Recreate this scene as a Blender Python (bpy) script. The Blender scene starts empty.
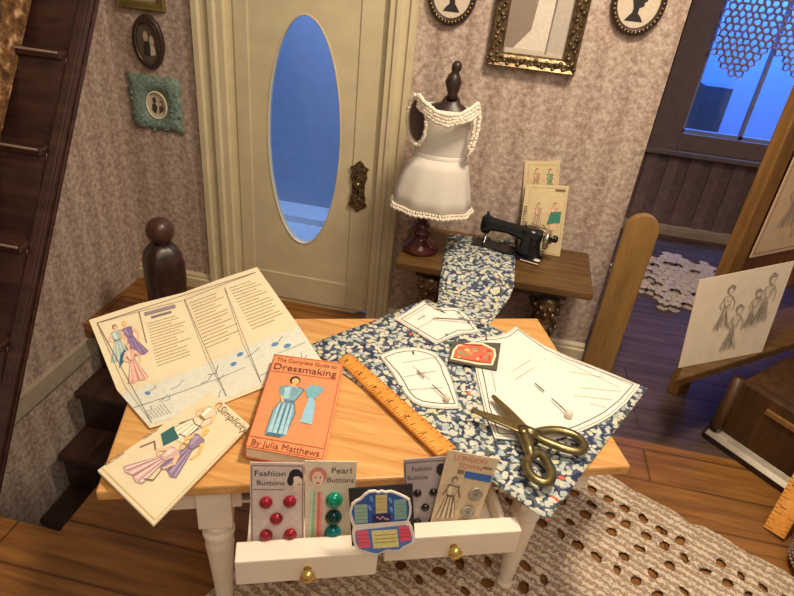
import bpy, bmesh, math, random
from mathutils import Vector, Matrix
random.seed(7)
SC = bpy.context.scene
COL = SC.collection
V = Vector

# ---------------------------------------------------------------- camera
H = 2.24                                    # eye height above the floor
FPX = 595.0                                 # focal length for a 794 px wide frame
RW = V((0.9761, 0.1041, -0.1905))           # placeholder, rebuilt below
def _ray(px, py): return V((px - 397.0, py - 298.0, FPX))
_down = _ray(288, 1300).normalized()
_X = -_ray(-4424, -581); _X = (_X - _down * (_X @ _down)).normalized()
_Y = _down.cross(_X) * -1.0
_up = -_down
_Y = _X.cross(_up) * -1.0 if False else _Y
if _Y.z < 0: _Y = -_Y
def wdir(px, py):
    r = _ray(px, py); return V((r @ _X, r @ _Y, r @ _up))
EYE = V((0, 0, H))
def pz(px, py, z):
    d = wdir(px, py); return EYE + d * ((z - H) / d.z)
def pY(px, py, Y):
    d = wdir(px, py); return EYE + d * (Y / d.y)
def pX(px, py, X):
    d = wdir(px, py); return EYE + d * (X / d.x)
def hit(px, py, P, n):
    d = wdir(px, py); return EYE + d * (((P - EYE) @ n) / (d @ n))
cam = bpy.data.objects.new('camera', bpy.data.cameras.new('camera'))
COL.objects.link(cam)
cx = V((_X.x, _Y.x, _up.x)); cyd = V((_X.y, _Y.y, _up.y)); cf = V((_X.z, _Y.z, _up.z))
M3 = Matrix((cx, -cyd, -cf)).transposed()
cam.matrix_world = Matrix.Translation(EYE) @ M3.to_4x4()
cam.data.sensor_width = 36; cam.data.lens = FPX / 794 * 36
cam.data.clip_start = 0.05; cam.data.clip_end = 60
SC.camera = cam

# ---------------------------------------------------------------- light
SC.view_settings.view_transform = 'Standard'; SC.view_settings.look = 'None'
SC.view_settings.gamma = 1; SC.view_settings.use_curve_mapping = False
SC.view_settings.exposure = 0.15
wd = bpy.data.worlds.new('world'); SC.world = wd; wd.use_nodes = True
wd.node_tree.nodes['Background'].inputs[0].default_value = (1.0, 0.80, 0.62, 1)
wd.node_tree.nodes['Background'].inputs[1].default_value = 0.30
def area(name, loc, target, size, power, color, shape='DISK', sy=None):
    l = bpy.data.lights.new(name, 'AREA'); l.shape = shape; l.size = size
    if sy: l.size_y = sy
    l.energy = power; l.color = color
    o = bpy.data.objects.new(name, l); COL.objects.link(o); o.location = loc
    o.rotation_euler = (V(target) - V(loc)).to_track_quat('-Z', 'Y').to_euler()
    return o
area('ceiling_lamp', (0.55, 1.95, 3.7), (0.0, 1.9, 0.7), 0.5, 82, (1.0, 0.83, 0.61))
area('room_light', (0.9, -0.5, 4.4), (0.1, 2.7, 0.8), 2.2, 50, (1.0, 0.86, 0.68))
area('porch_daylight', (-0.9, 4.6, 2.6), (-1.4, 4.9, 0.3), 1.0, 34, (0.34, 0.56, 1.0))
area('window_daylight', (2.6, 6.35, 3.3), (2.5, 7.3, 1.4), 1.6, 225, (0.08, 0.29, 1.0))
area('far_room_fill', (2.3, 4.3, 2.68), (2.1, 4.9, 0.0), 1.2, 17, (1.0, 0.74, 0.66))  # added fill light for the far room, not a fitting of it

# ---------------------------------------------------------------- materials
def s(r, g, b):
    f = lambda c: (c / 12.92 if c <= 0.04045 else ((c + 0.055) / 1.055) ** 2.4)
    return (f(r / 255), f(g / 255), f(b / 255), 1)
MATS = {}
class NT:
    def __init__(self, name, rough=0.6, metal=0.0):
        self.m = bpy.data.materials.new(name); self.m.use_nodes = True
        self.t = self.m.node_tree; self.b = self.t.nodes['Principled BSDF']
        self.b.inputs['Roughness'].default_value = rough
        self.b.inputs['Metallic'].default_value = metal
        MATS[name] = self.m
    def n(self, typ, **kw):
        x = self.t.nodes.new(typ)
        for k, v in kw.items():
            if k in x.inputs: x.inputs[k].default_value = v
            else: setattr(x, k, v)
        return x
    def l(self, a, b): self.t.links.new(a, b)
    def coord(self, scale=(1, 1, 1), rot=(0, 0, 0)):
        tc = self.n('ShaderNodeTexCoord'); mp = self.n('ShaderNodeMapping')
        mp.inputs['Scale'].default_value = scale; mp.inputs['Rotation'].default_value = rot
        self.l(tc.outputs['Object'], mp.inputs['Vector']); return mp.outputs[0]
    def ramp(self, fac, stops, const=False):
        r = self.n('ShaderNodeValToRGB'); e = r.color_ramp.elements
        if const: r.color_ramp.interpolation = 'CONSTANT'
        while len(e) < len(stops): e.new(0.5)
        for i, (p, c) in enumerate(stops): e[i].position = p; e[i].color = c
        self.l(fac, r.inputs[0]); return r.outputs[0]
    def mix(self, fac, a, b, mode='MIX'):
        x = self.n('ShaderNodeMix', data_type='RGBA', blend_type=mode)
        for i, v in ((0, fac), (6, a), (7, b)):
            if hasattr(v, 'links'): self.l(v, x.inputs[i])
            else: x.inputs[i].default_value = v
        return x.outputs[2]
    def color(self, c): self.l(c, self.b.inputs['Base Color'])
    def bump(self, h, st=0.3, d=0.01):
        x = self.n('ShaderNodeBump', Strength=st, Distance=d); self.l(h, x.inputs['Height'])
        self.l(x.outputs[0], self.b.inputs['Normal'])
def plain(name, c, rough=0.6, metal=0.0, vary=0.10, scale=14):
    if name in MATS: return MATS[name]
    k = NT(name, rough, metal)
    nz = k.n('ShaderNodeTexNoise', Scale=scale, Detail=4.0); k.l(k.coord(), nz.inputs['Vector'])
    lo = tuple(x * (1 - vary) for x in c[:3]) + (1,); hi = tuple(min(1, x * (1 + vary)) for x in c[:3]) + (1,)
    k.color(k.ramp(nz.outputs[0], [(0.35, lo), (0.65, hi)])); return k.m
def ink(rgb, rough=0.75):
    return plain('ink_%02x%02x%02x' % rgb, s(*rgb), rough, 0, 0.06, 60)
def wood(name, c1, c2, scale=(1.2, 14, 14), rot=(0, 0, 0), rough=0.45, plank=None, bump=0.12):
    k = NT(name, rough); co = k.coord(scale, rot)
    nz = k.n('ShaderNodeTexNoise', Scale=1.6, Detail=6.0, Distortion=0.6); k.l(co, nz.inputs['Vector'])
    fine = k.n('ShaderNodeTexNoise', Scale=9.0, Detail=3.0); k.l(co, fine.inputs['Vector'])
    a = k.ramp(nz.outputs[0], [(0.3, c1), (0.7, c2)])
    b = k.ramp(fine.outputs[0], [(0.3, (0.72, 0.68, 0.62, 1)), (0.7, (1, 1, 1, 1))])
    c = k.mix(0.6, a, b, 'MULTIPLY')
    if plank:
        br = k.n('ShaderNodeTexBrick', Scale=1.0); br.offset = 0.37
        br.inputs['Color1'].default_value = (1, 1, 1, 1); br.inputs['Color2'].default_value = (0.72, 0.70, 0.68, 1)
        br.inputs['Mortar'].default_value = (0.25, 0.2, 0.16, 1); br.inputs['Mortar Size'].default_value = 0.006
        br.inputs['Brick Width'].default_value = 1.7; br.inputs['Row Height'].default_value = plank
        k.l(k.coord((1, 1, 1), rot), br.inputs['Vector'])
        c = k.mix(0.8, c, br.outputs[0], 'MULTIPLY')
    k.color(c); k.bump(fine.outputs[0], bump, 0.004); return k.m
def wallpaper(name, dark, mid, light):
    k = NT(name, 0.85); tc = k.n('ShaderNodeTexCoord'); sp = k.n('ShaderNodeSeparateXYZ'); k.l(tc.outputs['Object'], sp.inputs[0])
    ad = k.n('ShaderNodeMath', operation='ADD'); k.l(sp.outputs[0], ad.inputs[0]); k.l(sp.outputs[1], ad.inputs[1])
    mu = k.n('ShaderNodeMath', operation='MULTIPLY'); k.l(ad.outputs[0], mu.inputs[0]); mu.inputs[1].default_value = 2 * math.pi / 0.17
    sn = k.n('ShaderNodeMath', operation='SINE'); k.l(mu.outputs[0], sn.inputs[0])
    n1 = k.n('ShaderNodeTexNoise', Scale=30.0, Detail=4.0, Roughness=0.7); k.l(tc.outputs['Object'], n1.inputs['Vector'])
    vo = k.n('ShaderNodeTexVoronoi', Scale=55.0); k.l(tc.outputs['Object'], vo.inputs['Vector'])
    st = k.n('ShaderNodeMath', operation='MULTIPLY_ADD'); k.l(sn.outputs[0], st.inputs[0]); st.inputs[1].default_value = 0.045; k.l(n1.outputs[0], st.inputs[2])
    v2 = k.n('ShaderNodeMath', operation='MULTIPLY_ADD'); k.l(vo.outputs['Distance'], v2.inputs[0]); v2.inputs[1].default_value = -0.16; k.l(st.outputs[0], v2.inputs[2])
    c = k.ramp(v2.outputs[0], [(0.24, dark), (0.41, mid), (0.60, light)])
    k.color(c); k.bump(v2.outputs[0], 0.25, 0.004); return k.m
def floral(name):
    k = NT(name, 0.85); co = k.coord((1, 1, 1))
    nz = k.n('ShaderNodeTexNoise', Scale=26.0, Detail=2.0); k.l(co, nz.inputs['Vector'])
    mx = k.n('ShaderNodeMix', data_type='RGBA', blend_type='LINEAR_LIGHT'); mx.inputs[0].default_value = 0.022
    k.l(co, mx.inputs[6]); k.l(nz.outputs['Color'], mx.inputs[7])
    vo = k.n('ShaderNodeTexVoronoi', Scale=44.0); k.l(mx.outputs[2], vo.inputs['Vector'])
    sp = k.n('ShaderNodeSeparateColor'); k.l(vo.outputs['Color'], sp.inputs[0])
    petal = k.ramp(sp.outputs[0], [(0.0, s(204, 204, 190)), (0.30, s(184, 192, 186)), (0.52, s(214, 211, 190)), (0.76, s(166, 180, 186)), (0.90, s(208, 202, 160)), (0.992, s(205, 98, 70))], True)
    base = k.ramp(sp.outputs[1], [(0.0, s(44, 52, 84)), (0.45, s(78, 88, 112)), (0.75, s(84, 96, 92))], True)
    m = k.ramp(vo.outputs['Distance'], [(0.47, (1, 1, 1, 1)), (0.58, (0, 0, 0, 1))])
    k.color(k.mix(m, base, petal)); return k.m
def knit(name, c1, c2, rot):
    k = NT(name, 0.95); co = k.coord((1, 1, 1), (0, 0, rot))
    w1 = k.n('ShaderNodeTexWave', Scale=8.0, Distortion=5.0); w1.bands_direction = 'Y'; w1.inputs['Detail Scale'].default_value = 6
    k.l(co, w1.inputs['Vector'])
    w2 = k.n('ShaderNodeTexWave', Scale=15.0, Distortion=1.5); w2.bands_direction = 'X'; k.l(co, w2.inputs['Vector'])
    mu = k.n('ShaderNodeMath', operation='MULTIPLY_ADD'); k.l(w2.outputs[1], mu.inputs[0]); mu.inputs[1].default_value = 0.16; k.l(w1.outputs[1], mu.inputs[2])
    k.color(k.ramp(mu.outputs[0], [(0.1, c1), (0.9, c2)])); k.bump(mu.outputs[0], 0.7, 0.018); return k.m
def glass(name, tint, refl=0.1):
    k = NT(name, 0.05); o = k.t.nodes['Material Output']; k.t.nodes.remove(k.b)
    a = k.n('ShaderNodeBsdfTransparent', Color=tint); g = k.n('ShaderNodeBsdfGlossy', Roughness=0.06); mx = k.n('ShaderNodeMixShader')
    mx.inputs[0].default_value = refl; k.l(a.outputs[0], mx.inputs[1]); k.l(g.outputs[0], mx.inputs[2]); k.l(mx.outputs[0], o.inputs[0]); return k.m

WALLP = wallpaper('damask_wallpaper', s(146, 122, 110), s(176, 154, 141), s(205, 188, 174))
OAK = wood('oak_floor', s(122, 78, 34), s(176, 120, 58), plank=0.24)
SHADEFLOOR = wood('shaded_floor', s(74, 56, 50), s(118, 94, 84), plank=0.2, rough=0.6)
PINE = wood('pine_top', s(206, 144, 78), s(236, 186, 116), (1.0, 16, 16), (0, 0, math.radians(-19.6)), 0.4)
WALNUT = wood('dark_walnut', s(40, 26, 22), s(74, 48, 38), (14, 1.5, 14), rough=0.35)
STAIRW = wood('stair_wood', s(46, 28, 25), s(74, 46, 39), (2, 14, 14), rough=0.3)
OLIVE = wood('olive_wood', s(84, 60, 32), s(116, 84, 46), (1.4, 14, 14), rough=0.35)
BOARD = wood('round_board_wood', s(140, 104, 56), s(168, 130, 74), (10, 10, 1.2), rough=0.5)
EASELW = wood('easel_wood', s(112, 78, 40), s(148, 106, 56), (10, 10, 1.2), rough=0.45)
RULERW = wood('ruler_wood', s(222, 142, 52), s(246, 176, 84), (8, 8, 8), rough=0.4)
CREAM = plain('cream_paint', s(206, 192, 158), 0.45, 0, 0.05, 8)
WHITE = plain('white_paint', s(240, 226, 208), 0.35, 0, 0.04, 8)
BRASS = plain('old_brass', s(132, 118, 80), 0.32, 0.9, 0.25, 30)
DARKBRASS = plain('antique_gold', s(116, 98, 72), 0.4, 0.8, 0.55, 45)
BLACK = plain('black_enamel', s(22, 21, 26), 0.22, 0, 0.1)
STEEL = plain('steel', s(190, 186, 178), 0.25, 1.0, 0.1)
FLORAL = floral('floral_cotton')
PAPER = plain('white_paper', s(240, 234, 222), 0.85, 0, 0.02)
CREAMP = plain('cream_paper', s(234, 218, 184), 0.8, 0, 0.03)
OLDP = plain('aged_paper', s(214, 194, 152), 0.85, 0, 0.05)
RUGM = knit('crochet_cotton', s(176, 148, 122), s(238, 216, 190), math.radians(27))
LACEM = plain('lace_thread', s(190, 182, 188), 0.9, 0, 0.1, 40)
DOILY = plain('doily_thread', s(206, 192, 186), 0.9, 0, 0.1, 40)
_k = NT('ribbed_cloth', .85); _w = _k.n('ShaderNodeTexWave', Scale=26.0, Distortion=.4); _w.bands_direction = 'Z'; _k.l(_k.coord(), _w.inputs['Vector']); _k.color(_k.ramp(_w.outputs[1], [(0, s(208, 201, 190)), (1, s(216, 210, 199))])); _k.bump(_w.outputs[1], .12, .003); CLOTH = _k.m
BEAD = plain('pearl_bead', s(228, 216, 198), 0.4, 0, 0.08, 60)
FORMW = plain('form_wood', s(46, 30, 26), 0.4, 0, 0.2)
REDW = plain('mahogany', s(74, 26, 24), 0.2, 0, 0.2)
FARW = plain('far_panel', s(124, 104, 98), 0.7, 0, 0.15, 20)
FRAMEW = plain('window_paint', s(132, 116, 112), 0.55, 0, 0.08)
PORCHD = plain('porch_grey_blue', s(168, 178, 196), 0.6, 0, 0.04)
PORCHW = plain('porch_white', s(226, 228, 230), 0.6, 0, 0.05)
TEAL = plain('teal_lace_frame', s(116, 138, 126), 0.6, 0, 0.3, 70)
PLUM = plain('plum_frame', s(64, 44, 42), 0.4, 0.1, 0.3, 60)
DARKCAB = wood('dark_cabinet', s(52, 34, 20), s(86, 58, 32), (12, 12, 2), rough=0.35)
GLOSSB = plain('glossy_black_brown', s(44, 28, 20), 0.15, 0, 0.2)

# ---------------------------------------------------------------- mesh helpers
def wloc(o):
    r = V((0, 0, 0))
    while o: r += o.location; o = o.parent
    return r
class B:
    def __init__(self): self.bm = bmesh.new()
    def face(self, pts, mi=0):
        vs = [self.bm.verts.new(p) for p in pts]
        try: f = self.bm.faces.new(vs); f.material_index = mi; return f
        except ValueError: return None
    def box(self, lo, hi, T=None, mi=0):
        c = [V((x, y, z)) for z in (lo[2], hi[2]) for y in (lo[1], hi[1]) for x in (lo[0], hi[0])]
        if T: c = [T(p) for p in c]
        vs = [self.bm.verts.new(p) for p in c]
        for q in ((0, 2, 3, 1), (4, 5, 7, 6), (0, 1, 5, 4), (2, 6, 7, 3), (0, 4, 6, 2), (1, 3, 7, 5)):
            self.bm.faces.new([vs[i] for i in q]).material_index = mi
        return self
    def prism(self, pts, ext, mi=0):
        ext = V(ext); a = [self.bm.verts.new(p) for p in pts]; b = [self.bm.verts.new(V(p) + ext) for p in pts]
        n = len(a)
        self.bm.faces.new(a).material_index = mi; self.bm.faces.new(b[::-1]).material_index = mi
        for i in range(n): self.bm.faces.new((a[i], b[i], b[(i + 1) % n], a[(i + 1) % n])).material_index = mi
        return self
    def loft(self, rings, cap=True, closed=False, mi=0):
        R = [[self.bm.verts.new(p) for p in r] for r in rings]; n = len(R[0])
        m = len(R)
        for j in range(m if closed else m - 1):
            A, C = R[j], R[(j + 1) % m]
            for i in range(n): self.bm.faces.new((A[i], A[(i + 1) % n], C[(i + 1) % n], C[i])).material_index = mi
        if cap and not closed:
            self.bm.faces.new(R[0][::-1]).material_index = mi; self.bm.faces.new(R[-1]).material_index = mi
        return self
    def tube(self, path, r, n=8, closed=False, flat=1.0, up=V((0, 0, 1)), mi=0):
        path = [V(p) for p in path]; rings = []; m = len(path)
        for i, p in enumerate(path):
            a = path[(i - 1) % m] if (closed or i > 0) else p
            b = path[(i + 1) % m] if (closed or i < m - 1) else p
            t = (b - a).normalized(); sd = t.cross(up)
            if sd.length < 1e-3: sd = t.cross(V((1, 0, 0)))
            sd.normalize(); u2 = sd.cross(t).normalized()
            rr = r[i] if isinstance(r, (list, tuple)) else r
            rings.append([p + sd * (rr * math.cos(2 * math.pi * k / n)) + u2 * (rr * flat * math.sin(2 * math.pi * k / n)) for k in range(n)])
        return self.loft(rings, True, closed, mi)
    def lathe(self, prof, c, n=20, lobes=0, amp=0.0, T=None, mi=0):
        rings = []
        for z, r in prof:
            ring = []
            for k in range(n):
                a = 2 * math.pi * k / n; rr = r * (1 + amp * math.cos(lobes * a))
                p = V((rr * math.cos(a), rr * math.sin(a), z)); ring.append((T(p) if T else p) + V(c))
            rings.append(ring)
        return self.loft(rings, True, False, mi)
    def ball(self, c, r, sz=1.0, nu=10, nv=6, mi=0):
        return self.lathe([(-r * sz * math.cos(math.pi * (j + 0.15) / (nv + 0.3)), r * math.sin(math.pi * (j + 0.15) / (nv + 0.3))) for j in range(nv + 1)], c, nu, mi=mi)
    def build(self, name, mats, parent=None, smooth=False, bevel=0, solid=0, subsurf=0):
        if not isinstance(mats, (list, tuple)): mats = [mats]
        bmesh.ops.recalc_face_normals(self.bm, faces=self.bm.faces)
        off = wloc(parent) if parent else V((0, 0, 0))
        for v in self.bm.verts: v.co -= off
        me = bpy.data.meshes.new(name); self.bm.to_mesh(me); self.bm.free()
        for m in mats: me.materials.append(m)
        if smooth:
            for p in me.polygons: p.use_smooth = True
        o = bpy.data.objects.new(name, me); COL.objects.link(o)
        if parent: o.parent = parent
        if solid:
            md = o.modifiers.new('solid', 'SOLIDIFY'); md.thickness = solid; md.offset = -1
        if bevel:
            md = o.modifiers.new('bevel', 'BEVEL'); md.width = bevel; md.segments = 2; md.limit_method = 'ANGLE'; md.angle_limit = 0.7
        if subsurf:
            md = o.modifiers.new('sub', 'SUBSURF'); md.levels = md.render_levels = subsurf
        return o
def thing(name, label, cat, loc, group=None):
    o = bpy.data.objects.new(name, None); COL.objects.link(o); o.location = loc; o.empty_display_size = 0.05
    o['label'] = label; o['category'] = cat
    if group: o['group'] = group
    return o
def tag(o, label, cat, group=None):
    o['label'] = label; o['category'] = cat
    if group: o['group'] = group
    return o
def struct(o): o['kind'] = 'structure'; return o
def recentre(o):
    """put the origin of a one-mesh thing at its base"""
    vs = [v.co for v in o.data.vertices]
    c = V((sum(v.x for v in vs) / len(vs), sum(v.y for v in vs) / len(vs), min(v.z for v in vs)))
    for v in o.data.vertices: v.co -= c
    o.location = c; return o

class Sheet:
    """a sheet of card or paper given by rows (top to bottom) of 3-D points; x, y run in 0..w, 0..h from its lower left corner"""
    def __init__(self, rows, w=None, h=None):
        self.R = [[V(p) for p in r] for r in rows]
        self.nr = len(rows) - 1; self.nc = len(rows[0]) - 1
        self.w = w or sum((self.R[0][i + 1] - self.R[0][i]).length for i in range(self.nc)) * 0.5 + sum((self.R[-1][i + 1] - self.R[-1][i]).length for i in range(self.nc)) * 0.5
        self.h = h or sum((self.R[j][0] - self.R[j + 1][0]).length for j in range(self.nr))
        n = (self.R[0][-1] - self.R[-1][0]).cross(self.R[0][0] - self.R[-1][-1]).normalized()
        mid = self.R[self.nr // 2][self.nc // 2]
        if n @ (EYE - mid) < 0: n = -n
        self.n = n; self.layer = 0
    def raw(self, u, v):
        fu = min(max(u * self.nc, -0.5), self.nc + 0.5); fv = (1 - v) * self.nr
        i = min(max(int(math.floor(fu)), 0), self.nc - 1); j = min(max(int(math.floor(fv)), 0), self.nr - 1)
        a, b = fu - i, fv - j
        P = self.R
        return P[j][i].lerp(P[j][i + 1], a).lerp(P[j + 1][i].lerp(P[j + 1][i + 1], a), b)
    def pt(self, x, y, off=0.0): return self.raw(x / self.w, y / self.h) + self.n * off
    def slab(self, name, mat, th, parent=None, div=4, **kw):
        b = B(); nu, nv = self.nc * div, self.nr * div
        G = [[[b.bm.verts.new(self.raw(i / nu, j / nv) - self.n * (th if k else 0)) for i in range(nu + 1)] for j in range(nv + 1)] for k in (0, 1)]
        for k in (0, 1):
            for j in range(nv):
                for i in range(nu):
                    b.bm.faces.new((G[k][j][i], G[k][j][i + 1], G[k][j + 1][i + 1], G[k][j + 1][i]))
        rim = [(i, 0) for i in range(nu)] + [(nu, j) for j in range(nv)] + [(i, nv) for i in range(nu, 0, -1)] + [(0, j) for j in range(nv, 0, -1)]
        for q in range(len(rim)):
            (i, j), (i2, j2) = rim[q], rim[(q + 1) % len(rim)]
            b.bm.faces.new((G[0][j][i], G[0][j2][i2], G[1][j2][i2], G[1][j][i]))
        return b.build(name, mat, parent, **kw)
class Decal:
    """flat printed shapes on a sheet, a few layers of ink"""
    def __init__(self, sheet, base=0.0016): self.s = sheet; self.b = B(); self.m = []; self.k = 0; self.base = base
    def mi(self, rgb):
        m = ink(rgb)
        if m not in self.m: self.m.append(m)
        return self.m.index(m)
    def poly(self, pts, rgb):
        self.k += 1; off = self.base + 0.00003 * self.k
        self.b.face([self.s.pt(x, y, off) for x, y in pts], self.mi(rgb))
    def rect(self, x0, y0, x1, y1, rgb): self.poly([(x0, y0), (x1, y0), (x1, y1), (x0, y1)], rgb)
    def ell(self, x, y, rx, ry, rgb, n=14, rot=0):
        c, q = math.cos(rot), math.sin(rot)
        self.poly([(x + rx * math.cos(t) * c - ry * math.sin(t) * q, y + rx * math.cos(t) * q + ry * math.sin(t) * c) for t in [2 * math.pi * i / n for i in range(n)]], rgb)
    def line(self, pts, w, rgb, closed=False):
        n = len(pts)
        for i in range(n if closed else n - 1):
            a, b = V(pts[i]).to_2d() if len(pts[i]) > 2 else V(pts[i]), V(pts[(i + 1) % n])
            d = b - a
            if d.length < 1e-6: continue
            nn = V((-d.y, d.x)).normalized() * w / 2
            self.poly([a + nn, b + nn, b - nn, a - nn], rgb)
    def lady(self, x, y, h, dress, hair=(90, 60, 40), skin=(232, 190, 160), lean=0.0, flare=0.30, fold=None, arms=1, sash=None, tilt=0.0):
        """a fashion-plate figure of height h with its hem at (x, y)"""
        ct, st = math.cos(tilt), math.sin(tilt)
        def q(a, b):
            a = a + lean * b; return (x + h * (a * ct - b * st), y + h * (a * st + b * ct))
        def P(pts, c): self.poly([q(*p) for p in pts], c)
        P([(-flare, 0.02), (-flare * 0.5, -0.02), (0, 0.02), (flare * 0.6, -0.02), (flare, 0.03), (0.13, 0.38), (0.075, 0.55), (-0.075, 0.55), (-0.12, 0.38)], dress)
        P([(-0.075, 0.55), (0.075, 0.55), (0.14, 0.78), (0.06, 0.82), (-0.06, 0.82), (-0.14, 0.78)], dress)
        if sash: P([(-0.08, 0.53), (0.08, 0.53), (0.08, 0.58), (-0.08, 0.58)], sash)
        if fold:
            for k in (-0.5, 0.0, 0.5):
                P([(k * flare * 1.3, 0.02), (k * flare * 1.3 + 0.03, 0.02), (k * 0.1 + 0.006, 0.52), (k * 0.1 - 0.006, 0.52)], fold)
        O_ = tuple(int(v * .62) for v in dress); wl = max(.0016, .011 * h)
        self.line([q(-flare, .02), q(-.12, .38), q(-.075, .55), q(-.14, .78), q(-.06, .82)], wl, O_); self.line([q(flare, .03), q(.13, .38), q(.075, .55), q(.14, .78), q(.06, .82)], wl, O_)
        L_ = tuple(min(255, int(v * 1.12 + 14)) for v in dress)
        for k in (-.8, -.3, .25, .7): P([(k * flare, .03), (k * flare + .045, .03), (k * .1 + .012, .50), (k * .1 - .004, .50)], L_)
        P([(-.10, .76), (-.02, .80), (.0, .6), (-.05, .58)], L_)
        self.line([q(-.07, .55), q(0, .53), q(.07, .55)], wl, O_)
        if arms:
            P([(-0.14, 0.78), (-0.10, 0.70), (-0.17, 0.58), (-0.24, 0.60)], skin); P([(-0.24, 0.61), (-0.19, 0.56), (-0.08, 0.50), (-0.08, 0.55)], skin)
            P([(0.14, 0.78), (0.10, 0.70), (0.20, 0.58), (0.25, 0.61)], skin); P([(0.25, 0.61), (0.20, 0.57), (0.16, 0.40), (0.21, 0.42)], skin)
        P([(-0.03, 0.81), (0.03, 0.81), (0.025, 0.87), (-0.025, 0.87)], skin)
        cx, cy = q(0, 0.93)
        self.ell(cx, cy, 0.062 * h, 0.075 * h, hair, 12); cx, cy = q(0.008, 0.912)
        self.ell(cx, cy, 0.044 * h, 0.055 * h, skin, 10)
    def build(self, parent, name='illustration'): return self.b.build(name, self.m, parent)
def text(body, sheet, x, y, size, rgb, parent, name='lettering', align='LEFT', rot=0.0, off=0.0022, sx=1.0, shear=0.0, fit=None):
    cu = bpy.data.curves.new('t', 'FONT'); cu.body = body; cu.size = size; cu.align_x = align; cu.shear = shear; cu.resolution_u = 3; cu.space_line = 0.85
    o = bpy.data.objects.new('t', cu); COL.objects.link(o)
    bpy.context.view_layer.update()
    me = bpy.data.meshes.new_from_object(o.evaluated_get(bpy.context.evaluated_depsgraph_get()))
    bpy.data.objects.remove(o); bpy.data.curves.remove(cu)
    if fit: sx = fit / max(v.co.x for v in me.vertices)
    c, q = math.cos(rot), math.sin(rot); of = wloc(parent)
    for v in me.vertices:
        a, b = v.co.x * sx, v.co.y
        v.co = sheet.pt(x + a * c - b * q, y + a * q + b * c, off) - of
    me.name = name; me.materials.clear(); me.materials.append(ink(rgb))
    t = bpy.data.objects.new(name, me); COL.objects.link(t); t.parent = parent; return t

# ================================================================ the room
YW, XL, XR = 3.432, -2.37, 0.79
# floor around the stair well
b = B()
for lo, hi in (((-4, -1, -.1), (4, 1.38, 0)), ((-1.51, 1.38, -.1), (4, 2.70, 0)), ((-1.51, 2.70, -.1), (0.2, YW + .1, 0)), ((XL, 2.75, -.1), (-1.51, YW, 0))): b.box(lo, hi)
struct(b.build('floor', OAK))
struct(B().box((0.2, 2.70, -.1), (4, 6.1, 0)).build('floor_far', SHADEFLOOR))  # boards coloured darker for the shade beyond the shadow line
# back wall with the door opening
b = B()
b.box((XL - .1, YW, -2.0), (-1.80, YW + .1, 3.0)).box((-0.56, YW, -0.1), (XR, YW + .1, 3.0)).box((-1.80, YW, 2.45), (-0.56, YW + .1, 3.0))
struct(b.build('wall_back', WALLP))
struct(B().box((XL - .1, 0.9, -2.0), (XL, YW, 3.0)).build('wall_left', WALLP))
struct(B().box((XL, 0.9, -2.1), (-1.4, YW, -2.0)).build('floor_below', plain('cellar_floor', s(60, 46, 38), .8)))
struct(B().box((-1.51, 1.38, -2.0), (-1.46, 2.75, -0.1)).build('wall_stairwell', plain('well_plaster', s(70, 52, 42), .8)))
def moulded(name, x0, x1, y, up=0.11, mat=CREAM):
    b = B()
    b.prism([V((x0, y, 0)), V((x0, y - .035, 0)), V((x0, y - .035, up * .62)), V((x0, y - .022, up * .68)), V((x0, y - .022, up * .85)), V((x0, y - .008, up)), V((x0, y, up))], (x1 - x0, 0, 0))
    return struct(b.build(name, mat))
moulded('baseboard_back', XL, -1.82, YW); moulded('baseboard_back.001', -0.54, XR, YW)
struct(B().box((XL, 1.0, -.23), (XL + .03, 3.43, -.11)).build('baseboard_left', plain('grey_trim', s(176, 160, 140), .6)))
# ---- door
d = bpy.data.objects.new('door_1', None); COL.objects.link(d); d.location = (-1.16, YW, 0); struct(d)
def vboard(b, prof, x0, x1, y0, z0, z1):     # vertical moulding: prof = [(t, depth)]
    pts = [V((x0 + (x1 - x0) * t, y0 - dp, z0)) for t, dp in prof] + [V((x1, y0 + .02, z0)), V((x0, y0 + .02, z0))]
    b.prism(pts, (0, 0, z1 - z0))
pr = [(0, .02), (.06, .045), (.22, .045), (.28, .028), (.5, .028), (.56, .05), (.7, .05), (.76, .034), (.95, .034), (1, .015)]
for x0, x1 in ((-1.825, -1.62), (-0.535, -0.69)):
    b = B(); vboard(b, pr, x0, x1, YW, 0, 2.6); b.build('casing', CREAM, d)
OC, OA, OB_ = V((-1.163, 0, 1.168)), .229, .697
b = B()      # door leaf with an oval opening, built as a ring from the oval out to the rectangle
n = 48; x0, x1, z0, z1 = -1.625, -0.685, 0.0, 2.46
inner, outer = [], []
for k in range(n):
    t = 2 * math.pi * k / n; c, q = math.cos(t), math.sin(t)
    inner.append((OC.x + OA * c, OC.z + OB_ * q))
    dx, dz = OA * c, OB_ * q
    kx = ((x1 - OC.x) / dx if dx > 1e-6 else (x0 - OC.x) / dx if dx < -1e-6 else 1e9); kz = ((z1 - OC.z) / dz if dz > 1e-6 else (z0 - OC.z) / dz if dz < -1e-6 else 1e9)
    m = min(kx, kz); outer.append((OC.x + dx * m, OC.z + dz * m))
yf, yb = YW + .015, YW + .06
L4 = [[b.bm.verts.new((p[0], y, p[1])) for p in src] for src, y in ((inner, yf), (outer, yf), (outer, yb), (inner, yb))]
for a_, b_ in ((0, 1), (1, 2), (2, 3), (3, 0)):
    for k in range(n): b.bm.faces.new((L4[a_][k], L4[a_][(k + 1) % n], L4[b_][(k + 1) % n], L4[b_][k]))
leaf = b.build('door_leaf', CREAM, d)
b = B(); b.tube([V((OC.x + (OA + .001) * math.cos(t), yf, OC.z + (OB_ + .001) * math.sin(t))) for t in [2 * math.pi * k / 48 for k in range(48)]], .005, 6, True, up=V((0, 1, 0))); b.build('oval_moulding', CREAM, leaf, True)
b = B()
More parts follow.
